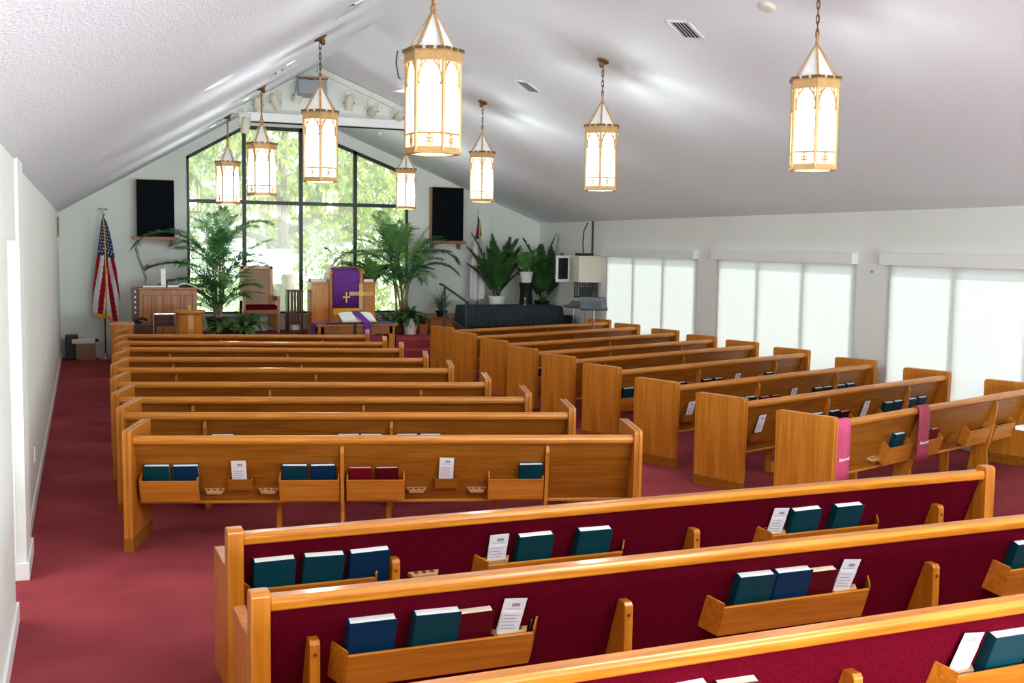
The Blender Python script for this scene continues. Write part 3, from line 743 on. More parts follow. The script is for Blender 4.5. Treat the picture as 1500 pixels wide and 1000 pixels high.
for x, y, z, yw, pt, lab in [
    (3.13, YK-.16, 4.45, .35, .3, 'beige can spotlight just left of the grey monitor speaker'),
    (2.78, YK-.16, 4.33, -.5, .4, 'beige can spotlight tilted down, second from the left above the screen case'),
    (2.52, YK-.16, 4.27, -.2, .6, 'small beige spotlight at the left end above the screen case'),
    (3.92, YK-.16, 4.38, .05, .3, 'beige can spotlight right of the monitor speaker, pointing straight down'),
    (4.30, YK-.16, 4.28, 0, 1.3, 'beige spotlight facing outward above the screen case'),
    (4.72, YK-.16, 4.20, 0, 1.2, 'beige spotlight at the right end above the screen case'),
    (2.32, YK-.22, 3.94, .1, .15, 'white can spotlight hanging below the left end of the screen case')]:
    spot(x, y, z, yw, pt, lab)

# ---------------------------------------------------------------- chancel
PZ = .48
# big black loudspeakers on wooden wall shelves
def loudspeaker(x, zb_, zt_, wood_side, lab, lab2):
    e = empty('loudspeaker', (x, YF-.02, zb_), 0, lab, 'loudspeaker', 'wall loudspeakers')
    MB().box(-.33,.33,-.22,0,0,zt_-zb_).build('cabinet', W['red_z'], e, bevel=.004)
    MB().box(-.335,.335,-.235,-.22,.005,zt_-zb_-.005).build('grille_cloth', M['grille'], e, bevel=.004)
    s = MB(); s.box(-.40,.40,-.28,0,-.055,0); s.box(-.3,-.27,-.2,0,-.16,-.055); s.box(.27,.3,-.2,0,-.16,-.055)
    o = s.build('wall_shelf', W['red_x'], bevel=.004); o.location = (x, YF, zb_-.001); tag(o, lab2, 'shelf', 'loudspeaker shelves')
loudspeaker(1.28, 2.27, 3.33, 0, 'tall black loudspeaker on the wall left of the big window', 'wooden wall shelf under the left loudspeaker')
loudspeaker(7.00, 2.28, 3.37, 1, 'tall black loudspeaker on the wall right of the big window', 'wooden wall shelf under the right loudspeaker')
m = MB(); m.tube([(.90,YF-.02,2.15),(.95,YF-.02,1.9),(1.03,YF-.02,1.7),(1.1,YF-.02,1.45),(1.08,YF-.05,1.2)], .006, 6)
m.tube([(.93,YF-.02,2.15),(.99,YF-.02,1.85),(1.08,YF-.02,1.65),(1.12,YF-.02,1.45)], .005, 6)
tag(m.build('speaker_cable', M['dgrey']), 'grey cable hanging down the wall from the left loudspeaker shelf', 'cable')
# organ with panelled back
e = empty('organ', (1.37, 20.0, PZ), 0, 'wooden organ console with four-panelled back, facing the pews', 'organ')
MB().box(-.48,.48,0,.62,0,.88).build('case', W['red_z'], e, bevel=.006)
for k, (a, b) in enumerate([(-.43,-.26),(-.23,-.07),(.05,.22),(.26,.42)]):
    m = MB(); t = .016
    m.box(a,a+t,-.02,0,.12,.80); m.box(b-t,b,-.02,0,.12,.80); m.box(a,b,-.02,0,.80-t,.80); m.box(a,b,-.02,0,.12,.12+t); m.box(a+t,b-t,-.004,0,.13,.79,1); m.box(a+t+.012,b-t-.012,-.012,0,.145,.775)
    m.build('back_panel', [W['red_z'], W['dark_z']], e)
MB().box(-.50,.50,-.03,.66,.88,.91).build('top', W['red_x'], e, bevel=.006)
m = MB(); m.box(-.60,-.50,.1,.16,.15,.92)
m.build('pierced_side', W['dark_z'], e)
m = MB()
for k in range(5): m.box(-.555,-.53,.094,.1,.82-k*.09,.855-k*.09)
m.build('pierced_holes', M['paper'], e)
# low dark cabinet + low panel left of the organ
e = empty('dark_cabinet', (.90, 19.5, PZ), 0, 'low dark wooden cabinet standing left of the organ', 'cabinet')
MB().box(-.16,.22,-.1,.35,0,.30).build('body', W['dark_z'], e, bevel=.004); MB().box(-.18,.24,-.12,.37,.30,.33).build('top', W['dark_z'], e, bevel=.004)
m = MB(); m.tube([(0,0,0),(.05,.0,.05),(.12,.02,.06),(.2,.05,.03)], .02, 8); m.lathe([(.06,-.02),(.05,.02)], 12, (.05,0,0)); o = m.build('folded_headphones', M['black'], smooth=True); o.location = (.80, 19.55, PZ+.35); tag(o, 'black folded headphones lying on the low dark cabinet', 'headphones')
e = empty('low_wooden_rail', (.40, 18.75, 0), 0, 'low oak rail panel with flat top behind the foremost left pew', 'rail panel')
MB().box(0,.34,0,.34,0,.84).build('panel', W['oak_z'], e, bevel=.004); MB().box(-.02,.36,-.02,.36,.84,.88).build('top', W['oak_rail'], e, bevel=.004)
# acrylic lectern with red shelf
e = empty('acrylic_lectern', (1.2, 18.5, 0), 0, 'clear acrylic lectern with a dark red shelf, beside the round font', 'lectern')
m = MB(); m.box(-.17,.17,-.14,.14,1.055,1.063); m.box(-.17,-.164,-.14,.14,0,1.055); m.box(.164,.17,-.14,.14,0,1.055); m.box(-.164,.164,-.14,-.134,.75,1.055); m.build('clear_body', M['acrylic'], e)
m = MB(); m.box(-.155,.155,-.12,.13,.84,.86); m.box(-.155,.155,.12,.128,.86,1.0); m.build('shelf', M['dred'], e)
m = MB(); m.box(-.16,.16,-.145,-.142,1.035,1.05); m.tube([(.172,-.14,1.06),(.172,-.14,.02)], .006, 6); m.tube([(-.172,-.14,1.06),(-.172,-.14,.02)], .006, 6); m.build('edge_trim', M['chrome'], e)
# baptismal font
e = empty('baptismal_font', (1.57, 18.25, 0), 0, 'round drum-shaped oak baptismal font with a small cross on its lid', 'font')
MB().lathe([(.19,0),(.20,.03),(.195,.06),(.20,1.0),(.20,1.04)], 14).build('drum', W['oak_z'], e)
MB().lathe([(.20,1.04),(.245,1.06),(.25,1.08),(.24,1.10),(.02,1.105)], 24).build('lid', W['oak_rail'], e, smooth=False)
m = MB(); m.box(-.006,.006,-.006,.006,1.10,1.19); m.box(-.03,.03,-.006,.006,1.15,1.162); m.lathe([(.03,1.10),(.01,1.115)], 12); m.build('cross', M['brass'], e)
# things on top of the organ
def thing_box(name, loc, size, mt, label, cat, rz=0, bevel=.003, pages=None, group=None):
    e_ = empty(name, loc, rz, label, cat, group)
    a, b, c = size
    if pages:
        m = MB(); m.box(-a/2,a/2,-b/2,b/2,0,.004); m.box(-a/2,a/2,-b/2,b/2,c-.004,c); m.box(-a/2,-a/2+.005,-b/2,b/2,0,c); m.build('cover', mt, e_, bevel=.001)
        MB().box(-a/2+.005,a/2-.006,-b/2+.006,b/2-.006,.004,c-.004).build('pages', M['paper'], e_)
    else:
        MB().box(-a/2,a/2,-b/2,b/2,0,c).build('body', mt, e_, bevel=bevel)
    return e_
OT = PZ+.912
thing_box('binder', (1.12, 20.2, OT), (.34,.26,.035), M['grey'], 'pale closed binder lying at the left end of the organ top', 'binder', 0, pages=1)
thing_box('hardback_book', (1.46, 20.2, OT), (.20,.26,.05), M['redc'], 'reddish hardback book lying on the organ beside the paper stand', 'book', 0, pages=1)
m = MB(); m.prism([(-.02,0),(.03,0),(.06,.32),(.05,.32)], -.04, .04, 'x'); o = m.build('tissue_stand', M['white'], bevel=.004); o.location = (1.30, 20.15, OT); tag(o, 'upright white paper holder standing on the organ top', 'holder')
m = MB()
for k in range(8):
    x0_ = -.22+k*.055; m.quad((x0_,-.15,.02+.05*math.sin(k*.55)),(x0_+.055,-.15,.02+.05*math.sin(k*.55+.55)),(x0_+.055,.12,.03+.05*math.sin(k*.55+.55)),(x0_,.12,.03+.05*math.sin(k*.55)))
o = m.build('open_music_book', M['paper'], smooth=True); o.location = (1.72, 20.2, OT); md = o.modifiers.new('t','SOLIDIFY'); md.thickness = .012; tag(o, 'open sheet music book lying on the right end of the organ', 'music book')
m = MB(); m.lathe([(.045,0),(.04,.02),(.012,.09),(.01,.12)], 14); o = m.build('desk_lamp', M['terra'], M=Matrix.Rotation(-1.9,4,'Y')); o.location = (1.15, YF-.16, 1.72)
m = MB(); m.tube([(0,0,0),(.04,.05,.02),(.05,.145,.0)], .008, 6); m.build('wall_arm', M['brass_dk'], o); tag(o, 'small terracotta cone lamp on the wall above the organ', 'lamp')
# pastor chair
def chair(x, y, w, label, group=None, zs=PZ):
    e = empty('chancel_chair', (x, y, zs), 0, label, 'chair', group)
    MB().box(-w/2,w/2,.50,.56,.30,1.24).build('backrest', M['tan'], e, bevel=.008)
    f = MB(); f.box(-w/2-.015,-w/2+.05,.48,.57,.1,1.26); f.box(w/2-.05,w/2+.015,.48,.57,.1,1.26); f.box(-w/2,w/2,.48,.57,1.20,1.26)
    f.box(-w/2+.11,-w/2+.12,.494,.5,.55,1.18); f.box(w/2-.12,w/2-.11,.494,.5,.55,1.18); f.build('back_frame', W['oak_z'], e, bevel=.003)
    MB().box(-w/2+.03,w/2+.02,0,.50,.44,.52).build('seat', M['burg'], e, bevel=.012)
    MB().box(-w/2+.0,w/2+.04,-.01,.50,.36,.44).build('seat_rail', W['oak_x'], e, bevel=.003)
    for s in (-1,1):
        cx = s*(w/2+.02)+.02
        MB().box(cx-.03,cx+.03,-.02,.54,.60,.70).build('armrest', W['oak_z'], e, bevel=.008)
        MB().box(cx-.025,cx+.025,0,.06,0,.62).build('leg', W['oak_z'], e, bevel=.003)
        MB().box(cx-.025,cx+.025,.48,.54,0,.62).build('leg', W['oak_z'], e, bevel=.003)
    return e
chair(3.12, 21.2, .60, 'high-backed tan chair with burgundy seat, left of the slatted stand', 'chancel chairs')
chair(4.86, 21.35, .62, 'high-backed chair standing right behind the pulpit', 'chancel chairs')
m = MB(); m.box(0,.46,0,.18,0,.30); o = m.build('floor_heater', M['white'], bevel=.01); o.location = (2.86, 21.73, PZ); tag(o, 'long white baseboard heater cover under the window behind the chair', 'heater')
# slatted stand
e = empty('slatted_stand', (3.76, 21.1, PZ), 0, 'tall narrow red-brown slatted wooden stand beside the pulpit', 'stand')
for s in (-1,1):
    MB().box(s*.13-.018,s*.13+.018,-.02,.02,0,.83).build('post', W['dark_z'], e, bevel=.002)
for k in range(3): MB().box(-.088+k*.058,-.040+k*.058,-.012,.012,.22,.80).build('slat', W['dark_z'], e)
m = MB(); m.box(-.12,.12,-.018,.018,.78,.83); m.box(-.12,.12,-.018,.018,.17,.22); m.box(-.12,.12,-.018,.018,0,.06); m.box(-.15,-.13,-.02,.25,.0,.83); m.build('frame', W['dark_z'], e, bevel=.002)
MB().box(-.06,.06,-.024,-.01,.06,.15).build('label_plate', M['card'], e)
# pulpit
px, py = 4.55, 20.3
e = empty('pulpit', (px, py, PZ), 0, 'wooden pulpit with a raised centre and a purple hanging in front', 'pulpit')
MB().box(-.30,.33,-.02,.5,0,1.16).build('centre_body', W['oak_z'], e, bevel=.006)
MB().box(-.62,-.30,.05,.5,0,.97).build('wing', W['oak_z'], e, bevel=.006)
MB().box(.33,.58,.05,.5,0,.97).build('wing', W['oak_z'], e, bevel=.006)
m = MB(); m.prism([(-.06,1.16),(.52,1.26),(.52,1.29),(-.06,1.19)], -.33, .36, 'x'); m.box(-.65,-.30,.02,.52,.97,1.0); m.box(.33,.61,.02,.52,.97,1.0); m.build('top', W['oak_rail'], e, bevel=.003)
m = MB(); n = 10; o_ = len(m.v)
path = [(.25,1.262),(-.05,1.208),(-.072,1.19),(-.072,.9),(-.07,.52)]
e2 = empty('pulpit_hanging', (px, py, PZ), 0, 'purple cloth with a gold cross and gold fringe hanging from the pulpit', 'cloth')
for j, (y, z) in enumerate(path):
    for k in range(n+1): m.v.append((-.25+.58*k/n*.86, y-.012-.004*math.sin(k*1.3), z))
for j in range(len(path)-1):
    for k in range(n): a = j*(n+1)+k; m.face((a,a+1,a+n+2,a+n+1))
c = m.build('cloth', M['purple'], e2, smooth=True); md = c.modifiers.new('t','SOLIDIFY'); md.thickness = .004
m = MB(); m.box(-.25,.25,-.09,-.075,.40,.52)
for k in range(24): m.box(-.245+k*.0205,-.245+k*.0205+.013,-.094,-.075,.385,.50)
m.build('fringe', M['goldcloth'], e2)
m = MB()
for a, b, c_, d in ((-.012,.012,.62,.82),(-.07,.07,.715,.74)): m.box(a,b,-.094,-.086,c_,d)
for dx, dz in ((0,.83),(0,.61),(-.075,.727),(.075,.727)): m.lathe([(.024,0),(.02,.006)], 12, mi=0); 
oo = m.build('cross_emblem', M['gold'], e2)
# wooden cross fixed on the pulpit front, to the right
e3 = empty('pale_cross', (px+.27, py-.075, PZ+.79), 0, 'pale gold cross with a centre disc mounted on the pulpit front', 'cross')
m = MB(); m.box(-.22,.24,-.03,0,-.035,.035); m.box(-.035,.035,-.03,0,-.30,.19); m.build('arms', M['palegold'], e3, bevel=.003)
m = MB(); m.lathe([(.06,0),(.06,.012),(.05,.016)], 20); m.build('centre_disc', M['gold'], e3, M=Matrix.Translation((0,-.03,0)) @ Matrix.Rotation(PI/2,4,'X'))
m = MB(); m.tube([(0,0,0),(0,0,.16)], .008, 8); m.tube([(0,0,.16),(-.02,0,.22),(-.28,0,.37)], .005, 6); m.lathe([(.03,0),(.028,.012)], 12)
m.tube([(-.28,0,.37),(-.33,0,.395)], .016, 8); o = m.build('gooseneck_microphone', M['black'], smooth=False); o.location = (px-.02, py+.2, PZ+1.24); tag(o, 'black gooseneck microphone standing on top of the pulpit', 'microphone')
thing_box('hymnal', (px-.47, py+.25, PZ+1.0), (.30,.24,.05), M['grey'], 'stack-like pale grey book on the left wing of the pulpit', 'book', 0, pages=1)
thing_box('closed_bible', (px+.46, py+.2, PZ+1.0), (.20,.26,.06), M['black'], 'thick black book on the right wing of the pulpit', 'book', 0, pages=1)
# communion table
tx0, tx1, ty0, ty1, tz = 3.56, 4.92, 18.0, 18.58, .865
e = empty('communion_table', ((tx0+tx1)/2, (ty0+ty1)/2, 0), 0, 'oak communion table in front of the pulpit with a purple runner', 'table')
hx, hy = (tx1-tx0)/2, (ty1-ty0)/2
MB().box(-hx,hx,-hy,hy,tz-.045,tz).build('tabletop', W['oak_x'], e, bevel=.006)
MB().box(-hx+.07,hx-.07,-hy+.03,hy-.03,tz-.17,tz-.045).build('apron', W['oak_x'], e, bevel=.003)
for sx in (-1,1):
    for sy in (-1,1): MB().box(sx*(hx-.08)-.05,sx*(hx-.08)+.05,sy*(hy-.08)-.05,sy*(hy-.08)+.05,0,tz-.045).build('leg', W['oak_z'], e, bevel=.004)
# runner
m = MB(); pr = [(-hx-.012,tz-.24),(-hx-.012,tz-.02),(-hx-.008,tz+.004),(-hx+.02,tz+.007),(hx-.02,tz+.007),(hx+.008,tz+.004),(hx+.012,tz-.02),(hx+.012,tz-.42)]
for j, (x, z) in enumerate(pr):
    for k in range(5): m.v.append((x, -hy+.10+(2*hy-.2)*k/4, z))
for j in range(len(pr)-1):
    for k in range(4): a = j*5+k; m.face((a,a+1,a+6,a+5))
e4 = empty('table_runner', ((tx0+tx1)/2, (ty0+ty1)/2, 0), 0, 'purple runner laid along the communion table, its ends hanging down', 'table runner')
c = m.build('cloth', M['purple'], e4); md = c.modifiers.new('t','SOLIDIFY'); md.thickness = .003; md.offset = 1
m = MB()
for k in range(14): m.box(hx+.010,hx+.018,-hy+.10+k*.027,-hy+.12+k*.027,tz-.50,tz-.42)
m.build('fringe', M['goldcloth'], e4)
m = MB(); m.box(-hx+.16,-hx+.9,-hy+.02,-hy+.05,tz+.001,tz+.02); m.box(-hx+.62,-hx+.66,-hy-.012,-hy-.002,tz-.20,tz+.02)
o = m.build('black_strap', M['black'], bevel=.004); o.location = e.location; tag(o, 'black strap lying along the table edge with one end hanging', 'strap')
# open bible with ribbon
e = empty('open_bible', (4.30, 18.30, tz+.012), 0, 'large open Bible propped on a stand on the communion table', 'book')
RT = Matrix.Rotation(.30, 4, 'X')
MB().box(-.30,.30,-.20,.20,0,.014).build('cover', W['oak_x'], e, M=Matrix.Translation((0,0,.06)) @ RT, bevel=.003)
m = MB()
for s in (-1,1):
    P = [(0,.015),(s*.06,.05),(s*.20,.045),(s*.285,.030),(s*.285,.014),(0,.014)]
    m.prism(P if s>0 else P[::-1], -.19, .19, 'y')
m.build('pages', M['paper'], e, M=Matrix.Translation((0,0,.06)) @ RT)
m = MB(); m.box(-.2,.2,-.12,-.08,-.006,.02); m.box(-.2,.2,.1,.14,-.006,.10); m.build('stand', W['oak_x'], e)
e5 = empty('purple_ribbon', (4.36, 18.30, tz), 0, 'purple ribbon with a white cross draped over the open Bible', 'ribbon')
m = MB(); path = [(.20,.19),(.0,.135),(-.19,.078),(-.23,.05),(-.305,.012),(-.312,-.03),(-.312,-.22)]
for j, (y, z) in enumerate(path):
    x = -.05+.10*min(1,j/4); m.v += [(x-.065,y,z),(x+.065,y,z)]
for j in range(len(path)-1): a = j*2; m.face((a,a+1,a+3,a+2))
c = m.build('cloth', M['purple'], e5); md = c.modifiers.new('t','SOLIDIFY'); md.thickness = .004
m = MB(); m.box(.044,.056,-.322,-.316,-.17,-.08); m.box(.02,.08,-.322,-.316,-.125,-.11); m.build('cross_emblem', M['card'], e5)
# carved screen piece on the ledge / right side riser
e = empty('wooden_riser', (7.6, 21.2, PZ), 0, 'low wooden riser platform behind the handrail, below the white flag', 'riser')
MB().box(-1.3,1.45,-.62,.70,0,.27).build('front_panel', W['red_x'], e, bevel=.006); MB().box(-1.32,1.5,-.65,.72,.27,.30).build('top', W['oak_x'], e, bevel=.006)
MB().box(-.35,.45,.55,.70,.30,.36).build('back_strip', W['dark_z'], e)
# handrail
e = empty('handrail', (6.2, 19.4, PZ-.02), 0, 'black metal handrail with sloping top bar at the platform steps', 'handrail')
m = MB(); m.tube([(-.10,.02,1.03),(-.03,0,1.0),(.33,-.35,.70),(.35,-.36,.67)], .022, 8); m.build('top_bar', M['dgrey'], e)
m = MB(); m.tube([(0,0,.0),(0,0,.99)], .022, 8); m.build('post', M['dgrey'], e)
m = MB(); m.tube([(.31,-.33,-.46),(.31,-.33,.72)], .022, 8); m.build('post', M['dgrey'], e)
m = MB(); m.tube([(0,0,.46),(.31,-.33,.18)], .018, 8); m.build('lower_bar', M['dgrey'], e)
# black draped table
bx0, bx1, by0, by1, bz = 6.78, 8.72, 19.75, 20.45, 1.045
e = empty('draped_table', ((bx0+bx1)/2, (by0+by1)/2, PZ), 0, 'long low table under the black fringed cloth near the right wall', 'table')
hx, hy = (bx1-bx0)/2, (by1-by0)/2
MB().box(-hx+.02,hx-.02,-hy+.02,hy-.02,bz-PZ-.04,bz-PZ-.006).build('tabletop', W['dark_z'], e)
for sx in (-1,1):
    for sy in (-1,1): MB().box(sx*(hx-.1)-.03,sx*(hx-.1)+.03,sy*(hy-.1)-.03,sy*(hy-.1)+.03,0,bz-PZ-.04).build('leg', M['dgrey'], e)
m = MB(); n = 96; per = []
def loop(ex, z, wav, r=.05):
    out = []
    for k in range(n):
        t = k/n*4; s_ = int(t); f_ = t-s_; c_ = [(-1,-1),(1,-1),(1,1),(-1,1)][s_]; d_ = [(1,-1),(1,1),(-1,1),(-1,-1)][s_]
        x = c_[0]*hx*(1-f_)+d_[0]*hx*f_; y = c_[1]*hy*(1-f_)+d_[1]*hy*f_
        w_ = wav*(math.sin(k*1.9)*.5+.5*math.sin(k*.7))
        q = Vector((x, y, 0)); nn = Vector((x/hx if abs(x) > hx*.98 else 0, y/hy if abs(y) > hy*.98 else 0, 0))
        p = q + nn*(ex+w_); out.append((p.x, p.y, z))
    return out
L0 = [loop(-.03,bz-PZ,0), loop(0,bz-PZ-.006,0), loop(.015,bz-PZ-.05,.004), loop(.03,bz-PZ-.2,.02), loop(.045,bz-PZ-.36,.03)]
for l_ in L0: m.v += l_
for j in range(len(L0)-1):
    for k in range(n): k2 = (k+1)%n; m.face((j*n+k,j*n+k2,(j+1)*n+k2,(j+1)*n+k))
m.face(list(range(n))[::-1])
o = m.build('black_tablecloth', M['blackcloth'], smooth=True); o.location = e.location; tag(o, 'black cloth with fringed hem draped over the long low table', 'tablecloth')
fr_ = MB(); lp = L0[-1]
for k in range(n):
    if k % 1 == 0:
        p = Vector(lp[k]); q = Vector(lp[(k+1)%n]); c1 = p+(q-p)*.6
        fr_.quad(p, c1, c1+Vector((0,0,-.05)), p+(q-p)*.15+Vector((0,0,-.06)))
fr_.build('fringe', M['blackcloth'], o)
m = MB(); m.lathe([(.028,0),(.03,.01),(.008,.02),(.008,.10),(.02,.11),(.02,.14),(.006,.16)], 12); o = m.build('candlestick', M['brass'], smooth=True); o.location = (8.02, 19.95, bz+.002); tag(o, 'small brass candlestick at the middle of the black cloth', 'candlestick')
thing_box('floor_speaker', (8.93, 20.05, PZ), (.26,.3,.36), M['black'], 'small black cube speaker on the platform beside the draped table', 'speaker')
thing_box('storage_box', (7.2, 20.1, PZ), (.5,.3,.14), M['grey'], 'flat grey box stored beneath the black draped table', 'box')
# wall cabinet with open glazed door
e = empty('wall_cabinet', (XR, 18.95, 1.53), 0, 'cream wall cabinet with its glazed door standing open, beside the first side window', 'cabinet')
MB().box(-.46,0,-.02,.45,0,.50).build('body', M['cream'], e, bevel=.006)
m = MB(); M_d = Matrix.Translation((-.46,.45,0)) @ Matrix.Rotation(math.radians(30),4,'Z')
for a, b, c_, d in ((-.42,-.37,0,.5),(-.05,0,0,.5),(-.37,-.05,0,.05),(-.37,-.05,.45,.5)): m.box(a,b,-.03,0,c_,d, M=M_d)
dd = m.build('door', M['white'], e, bevel=.003)
MB().box(-.37,-.05,-.02,-.012,.05,.45, M=M_d).build('glass', M['black'], dd)
MB().box(-.04,-.02,-.05,-.03,.2,.28, M=M_d).build('handle', M['white'], dd)
thing_box('receiver_box', (XR-.25, 19.15, 2.032), (.28,.24,.045), M['black'], 'flat black electronic box lying on top of the wall cabinet', 'electronic box')
m = MB(); m.tube([(XR-.12,19.3,2.66),(XR-.2,19.3,2.5),(XR-.24,19.25,2.3),(XR-.25,19.2,2.09)], .010, 6); tag(m.build('black_cable', M['black']), 'loose black cable dropping from the ceiling to the box on the cabinet', 'cable')
m = MB(); m.box(XR-.03,XR,19.28,19.31,2.04,2.69); tag(m.build('conduit', M['dgrey']), 'thin grey conduit running down the right wall above the cabinet', 'conduit')
# music stands
def music_stand(x, y, zt_, yaw, tilt_, mt, label, w=.46, h=.30, zf=0, holes=True):
    e = empty('music_stand', (x, y, zf), yaw, label, 'music stand', 'music stands by the right wall')
    R_ = Matrix.Translation((0,0,zt_-zf)) @ Matrix.Rotation(-tilt_, 4, 'X')
    # perforated desk: grid of bars
    m = MB(); nx, nz = 9, 6
    m.box(-w/2,w/2,-.004,.004,0,.03,M=R_); m.box(-w*.25,w*.30,-.004,.004,.03,h*.62,M=R_)
    for k in range(nx+1): xx = -w/2+(w-.012)*k/nx; m.box(xx-.006*0,xx+.022,-.004,.004,0,h,M=R_)
    for k in range(nz+1): zz = h*k/nz*.93; m.box(-w/2,w/2+.01,-.004,.004,zz,zz+.020,M=R_)
    m.box(-w/2,w/2,-.004,.004,h-.02,h,M=R_)
    d = m.build('desk', mt, e); s = MB(); s.box(-w/2-.01,w/2+.01,-.06,.004,-.012,.0,M=R_); s.build('lip', mt, d)
    m = MB(); m.tube([(0,.03,.05),(0,.02,zt_-zf+.04)], .013, 8); m.build('pole', M['chrome'], e)
    for k in range(3):
        a = 2*PI*k/3; m = MB(); m.tube([(0,.03,.28),(.15*math.cos(a),.03+.15*math.sin(a),.01)], .009, 6); m.build('leg', mt, e)
music_stand(8.90, 19.05, 1.25, math.radians(-20), .35, M['dgrey'], 'tall black perforated music stand, farthest of the three', .44, .29)
music_stand(8.47, 17.78, 1.08, math.radians(-20), .75, M['steel'], 'blue-grey perforated music stand tilted flat, before the side window', .46, .30)
music_stand(8.60, 18.98, 1.05, math.radians(-60), 1.1, M['steel'], 'low grey music stand with its desk turned edge-on', .36, .26)

# left wall corner things
thing_box('cardboard_box', (.02, 21.7, 0), (.34,.36,.30), M['cardbd'], 'brown cardboard box on the carpet in the far left corner', 'box')
thing_box('printer', (-.02, 21.7, .302), (.40,.34,.085), M['white'], 'flat white device lying on top of the cardboard box', 'printer', 0, .012)
m = MB(); m.tube([(.17,21.6,.36),(.24,21.6,.36)], .022, 8); m.box(.2,.22,21.55,21.65,.33,.39); tag(m.build('black_clamp', M['black']), 'small black clamp sticking out beside the white device', 'clamp')
thing_box('waste_bin', (-.22, 21.75, 0), (.22,.24,.46), M['dgrey'], 'dark grey bin standing in the far left corner', 'bin', 0, .02)
thing_box('thermostat', (XL+.02, 20.4, 2.02), (.035,.22,.20), M['beige'], 'square beige box on the far end of the left wall', 'wall box')
thing_box('chime_box', (XL+.015, 20.95, 2.25), (.03,.16,.34), M['cardbd'], 'tan vertical box on the left wall above the beige one', 'wall box')
for y, z, lab in ((9.9,.35,'white wall outlet low on the left wall, farther one'),(8.75,.42,'white wall outlet low on the left wall, nearer one')):
    thing_box('wall_outlet', (XL+.005, y, z), (.012,.075,.12), M['white'], lab, 'outlet', group='wall outlets')
thing_box('wall_sensor', (XR-.01, 11.19, 1.93), (.02,.03,.03), M['grey'], 'tiny grey sensor between two side windows', 'sensor')
# white desk corner at the right picture edge
e = empty('white_desk', (6.35, 5.62, 0), .25, 'white desk corner reaching in at the right picture edge', 'desk')
MB().box(0,1.2,-.3,.42,.93,.96).build('desktop', M['white'], e, bevel=.004)
MB().box(.25,1.15,-.25,.38,0,.93).build('base_cabinet', W['dark_z'], e)
thing_box('grey_device', (6.62, 5.80, .962), (.12,.16,.06), M['grey'], 'small grey device on the white desk at the picture edge', 'device')
# ---------------------------------------------------------------- flags
def flag_cloth(path_fn, nt, nk, color_fn, mats, name, parent, stars=()):
    m = MB()
    for j in range(nt+1):
        for k in range(nk+1): m.v.append(path_fn(j/nt, k/nk))
    for j in range(nt):
        for k in range(nk):
            a = j*(nk+1)+k; m.face((a, a+1, a+nk+2, a+nk+1), color_fn((j+.5)/nt, (k+.5)/nk))
    for s in stars:
        b = len(m.v); m.v += s; m.face([b+q for q in range(len(s))], 1)
    o = m.build(name, mats, parent, smooth=True)
    md = o.modifiers.new('t', 'SOLIDIFY'); md.thickness = .004
    return o
M['flag_red'] = mat('flag_red', (.33,.008,.02), .8, spec=.1); M['flag_white'] = mat('flag_white', (.72,.68,.70), .7); M['flag_blue'] = mat('flag_blue', (.015,.04,.12), .7)
def pole(e, h, r=.014, mt='dark_z'):
    MB().lathe([(.15,0),(.15,.015),(.06,.03),(.03,.06),(.022,.12)], 20).build('base', M['chrome'], e, smooth=False)
    MB().tube([(0,0,.08),(0,0,h)], r, 10).build('pole', W[mt], e)
# stars and stripes
fx, fy = .36, 21.62
e = empty('national_flag', (fx, fy, 0), 0, 'red, white and blue striped flag with stars on an indoor pole in the left corner', 'flag')
pole(e, 2.62)
m = MB(); m.lathe([(.01,2.62),(.028,2.66),(.02,2.69),(.012,2.71)], 12)
m.tube([(0,0,2.70),(0,0,2.76)], [.016,.02], 8); m.tube([(0,0,2.74),(-.05,0,2.77),(-.09,0,2.74)], [.018,.014,.004], 6); m.tube([(0,0,2.74),(.05,0,2.77),(.09,0,2.74)], [.018,.014,.004], 6); m.tube([(0,0,2.75),(.01,-.02,2.785)], [.012,.006], 6)
m.build('eagle_finial', M['chrome'], e)
def usf(t, k):
    # t down the cloth, k from left edge to right edge of the hanging bunch
    w = .04+.44*min(1, t*1.3)**.7
    left = -.16*min(1, t*1.3)-.03; x = left+w*k*.98-.02*t
    zend = .86 if k < .5 else .86-(k-.5)*.5
    z = 2.60-(2.60-zend)*t-.03*math.sin(k*PI)*t
    y = -.035+.05*math.sin(k*11+t*2.0)*min(1, t*2)
    return (x, y, z)
def usc(t, k):
    if t < .40-.06*abs(k-.5): return 2
    q = (k*5.2 + (t-.4)*1.9*(1 if k < .55 else -1.6)) % 2
    return 0 if q < 1 else 1
stars = []
for i in range(9):
    for j in range(5):
        t = .08+.30*i/9; k = .1+.18*j+.08*(i%2)
        if k > .95 or t > .35: continue
        c = Vector(usf(t, k))+Vector((0,-.012,0)); s = .006+.012*t/.35
        pts = []
        for q in range(10):
            a = PI/2+PI*q/5; rr = s*(1.35 if q%2==0 else .55); pts.append((c.x+rr*math.cos(a), c.y, c.z+rr*math.sin(a)))
        stars.append(pts)
cl = flag_cloth(usf, 70, 44, usc, [M['flag_red'], M['flag_white'], M['flag_blue']], 'cloth', e, stars)
fg = MB()
pts = [usf(1, k/30) for k in range(31)]
for a, b in zip(pts, pts[1:]):
    a = Vector(a); b = Vector(b); fg.quad(a+Vector((0,-.008,.01)), b+Vector((0,-.008,.01)), b+Vector((.004,-.01,-.055)), a+Vector((.004,-.01,-.055)))
for k in (.42,):
    pp = [Vector(usf(t/24, k+.10*t/24))+Vector((0,-.03,0)) for t in range(25)]
    fg.tube(pp, .011, 6)
fg.build('gold_fringe', M['goldcloth'], e)
